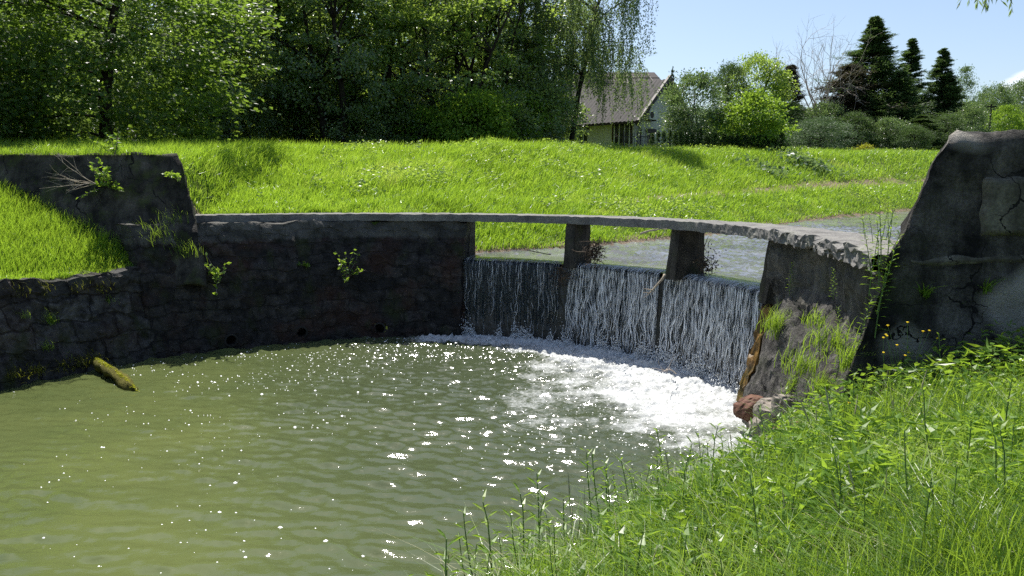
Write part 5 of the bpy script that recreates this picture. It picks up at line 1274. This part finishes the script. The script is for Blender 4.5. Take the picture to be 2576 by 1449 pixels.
# ------------------------------------------------------------------ driftwood, rocks, log, branch overhead
def brush(px, py, Y, n, ln, seed, label):
    rng = np.random.default_rng(seed); root = empty('driftwood', at(px, py, Y)); tag(root, label, 'driftwood'); mb = MB()
    for k in range(n):
        p = rng.normal(0, .07, 3) + (0, 0, rng.uniform(-.1, .25)); d = rng.normal(0, 1, 3) * (1, .7, .8)
        mb.tube(wander(p, d, rng.uniform(.3, 1) * ln, 6, rng, -.03, .22), np.linspace(.008, .003, 6) * rng.uniform(.6, 1.6), 4)
    mb.build('sticks', M['debris'], root)
    n2 = n * 6; c = rng.normal(0, .12, (n2, 3)) + (0, 0, .02); V, F = leaves(c, rng.normal(0, 1, (n2, 3)), .06, .03, rng); mesh('dead_leaves', V, F, M['debris'], root)
brush(1492, 640, 16.1, 70, .38, 1, 'heap of dark brushwood caught behind the left pier')
brush(1778, 668, 14.4, 36, .26, 2, 'small bundle of flood debris caught behind the right pier')
brush(1415, 700, 16.6, 26, .3, 3, 'weedy debris hanging down between the left and middle waterfalls')
rng = np.random.default_rng(2)
def limb(px, py, Y, d, ln, r0, seed, label, mat='wood_dead', tw=4, name='branch'):
    rng = np.random.default_rng(seed); root = empty(name, at(px, py, Y)); tag(root, label, 'branch'); P = wander((0, 0, 0), d, ln, 9, rng, 0, .14)
    MB().tube(P, np.linspace(r0, r0 * .4, 9), 7).build('stem', M[mat], root, smooth_=True); mb = MB()
    for k in range(tw): mb.tube(wander(P[rng.integers(2, 8)], np.array(d) + rng.normal(0, .8, 3), ln * .4, 6, rng, 0, .2), np.linspace(r0 * .4, r0 * .12, 6), 4)
    mb.build('twigs', M[mat], root)
limb(1672, 690, 14.2, (-.45, -.35, -.9), .50, .028, 1, 'crooked bleached branch hanging from the lip between middle and right waterfalls')
limb(1385, 640, 16.9, (-1, -.2, .15), .7, .012, 2, 'thin dark twig lying across the lip of the leftmost waterfall', 'debris')
limb(1700, 940, 13.2, (-.6, -.3, .35), .9, .010, 3, 'pale twig sticking out of the white foam', 'twig', 7)
limb(1610, 588, 21.5, (1, .1, .08), 1.2, .03, 4, 'bare branch lying on the far waterside below the meadow')
# mossy log in the pool
lg = empty('mossy_log', (0, 0, 0)); tag(lg, 'yellow mossy log slanting from the wall foot into the pool', 'log')
a, b_ = onz(240, 912, .17), onz(338, 988, -.05)
P = np.linspace(a, b_, 14) ; P[:, 2] += .05 * np.sin(np.linspace(0, pi, 14)); lg.location = tuple(P[0]); P = P - P[0]
V, F = tube(P, np.concatenate([[.05], np.linspace(.09, .12, 12), [.08]]), 12); V = rough(V, .06, 9, 3); mesh('log', V, F, M['moss'], lg, smooth_=True)
nm = 1800; k = rng.integers(0, 13, nm); q = rng.random((nm, 1)); c = P[k] * (1 - q) + P[k + 1] * q; a_n = rng.uniform(-.2, pi + .2, nm); c = c + np.stack([.12 * np.cos(a_n) * .8, .12 * np.cos(a_n) * -.4, .10 * np.sin(a_n)], 1)
V, F = leaves(c, rng.normal(0, 1, (nm, 3)) + (0, 0, .4), .045, .012, rng); mesh('moss_tufts', V, F, M['leaf_yellow'], lg)
# rocks at the foot of the side wall
def rock(px, py, z, s, seed, mat, label):
    bm = bmesh.new(); bmesh.ops.create_icosphere(bm, subdivisions=4, radius=1); V = np.array([v.co[:] for v in bm.verts]); F = np.array([[v.index for v in f.verts] for f in bm.faces]); bm.free()
    V = V * np.array([1, .8, .75]) * s; V = rough(V, s * .2, 1.1 / s, seed); V = np.round(V / (s * .16)) * (s * .16) * .35 + V * .65
    o = mesh('rock', V, F, M[mat]); q_ = onz(px, py, z); Yw = wall_y(px, py) - s * .3; o.location = q_ if q_[1] < Yw else at(px, py, Yw); tag(o, label, 'rock')
rock(1895, 1030, .12, .26, 1, 'rock_red', 'reddish rock at the water edge below the ochre corner of the side wall')
rock(1945, 1040, .25, .30, 2, 'rock_grey', 'grey-brown rock right of the upper reddish rock')
rock(1935, 1080, .08, .26, 3, 'rock_grey', 'rounded grey rock at the waterline between the reddish rocks')
rock(1985, 1085, .2, .18, 4, 'rock_red', 'small reddish rock nearest the grass')
rock(1985, 1020, .4, .26, 5, 'rock_grey', 'grey rock uppermost at the foot of the side wall')
rock(1930, 1125, .12, .24, 6, 'rock_grey', 'flat pale rock at the tip of the grassy bank')
# willow branch hanging into the top right corner
rng = np.random.default_rng(12); wbm = empty('overhanging_branch', at(2480, -60, 7)); tag(wbm, 'dark narrow-leaved branch hanging into the top right corner', 'branch'); mb = MB(); cs = []; ds = []
for k in range(16):
    P = wander((rng.normal(0, .14), rng.normal(0, .12), .06), (rng.normal(0, .5), rng.normal(0, .3), -1), rng.uniform(.22, .36), 6, rng, -.05, .12); mb.tube(P, np.linspace(.004, .0015, 6), 4)
    n = 12; q = rng.uniform(0, 4.99, n); b = q.astype(int); cs.append(P[b] + (P[b + 1] - P[b]) * (q - b)[:, None]); ds.append(np.tile([0, 0, -1.], (n, 1)))
mb.tube(wander((-.5, 0, .35), (1, 0, .05), 1.6, 9, rng, .02, .06), np.linspace(.012, .02, 9), 6)
mb.build('twigs', M['bark'], wbm); V, F = leaves(np.concatenate(cs), np.concatenate(ds), .075, .016, rng, .08, .35); mesh('leaves', V, F, M['leaf_dark'], wbm)
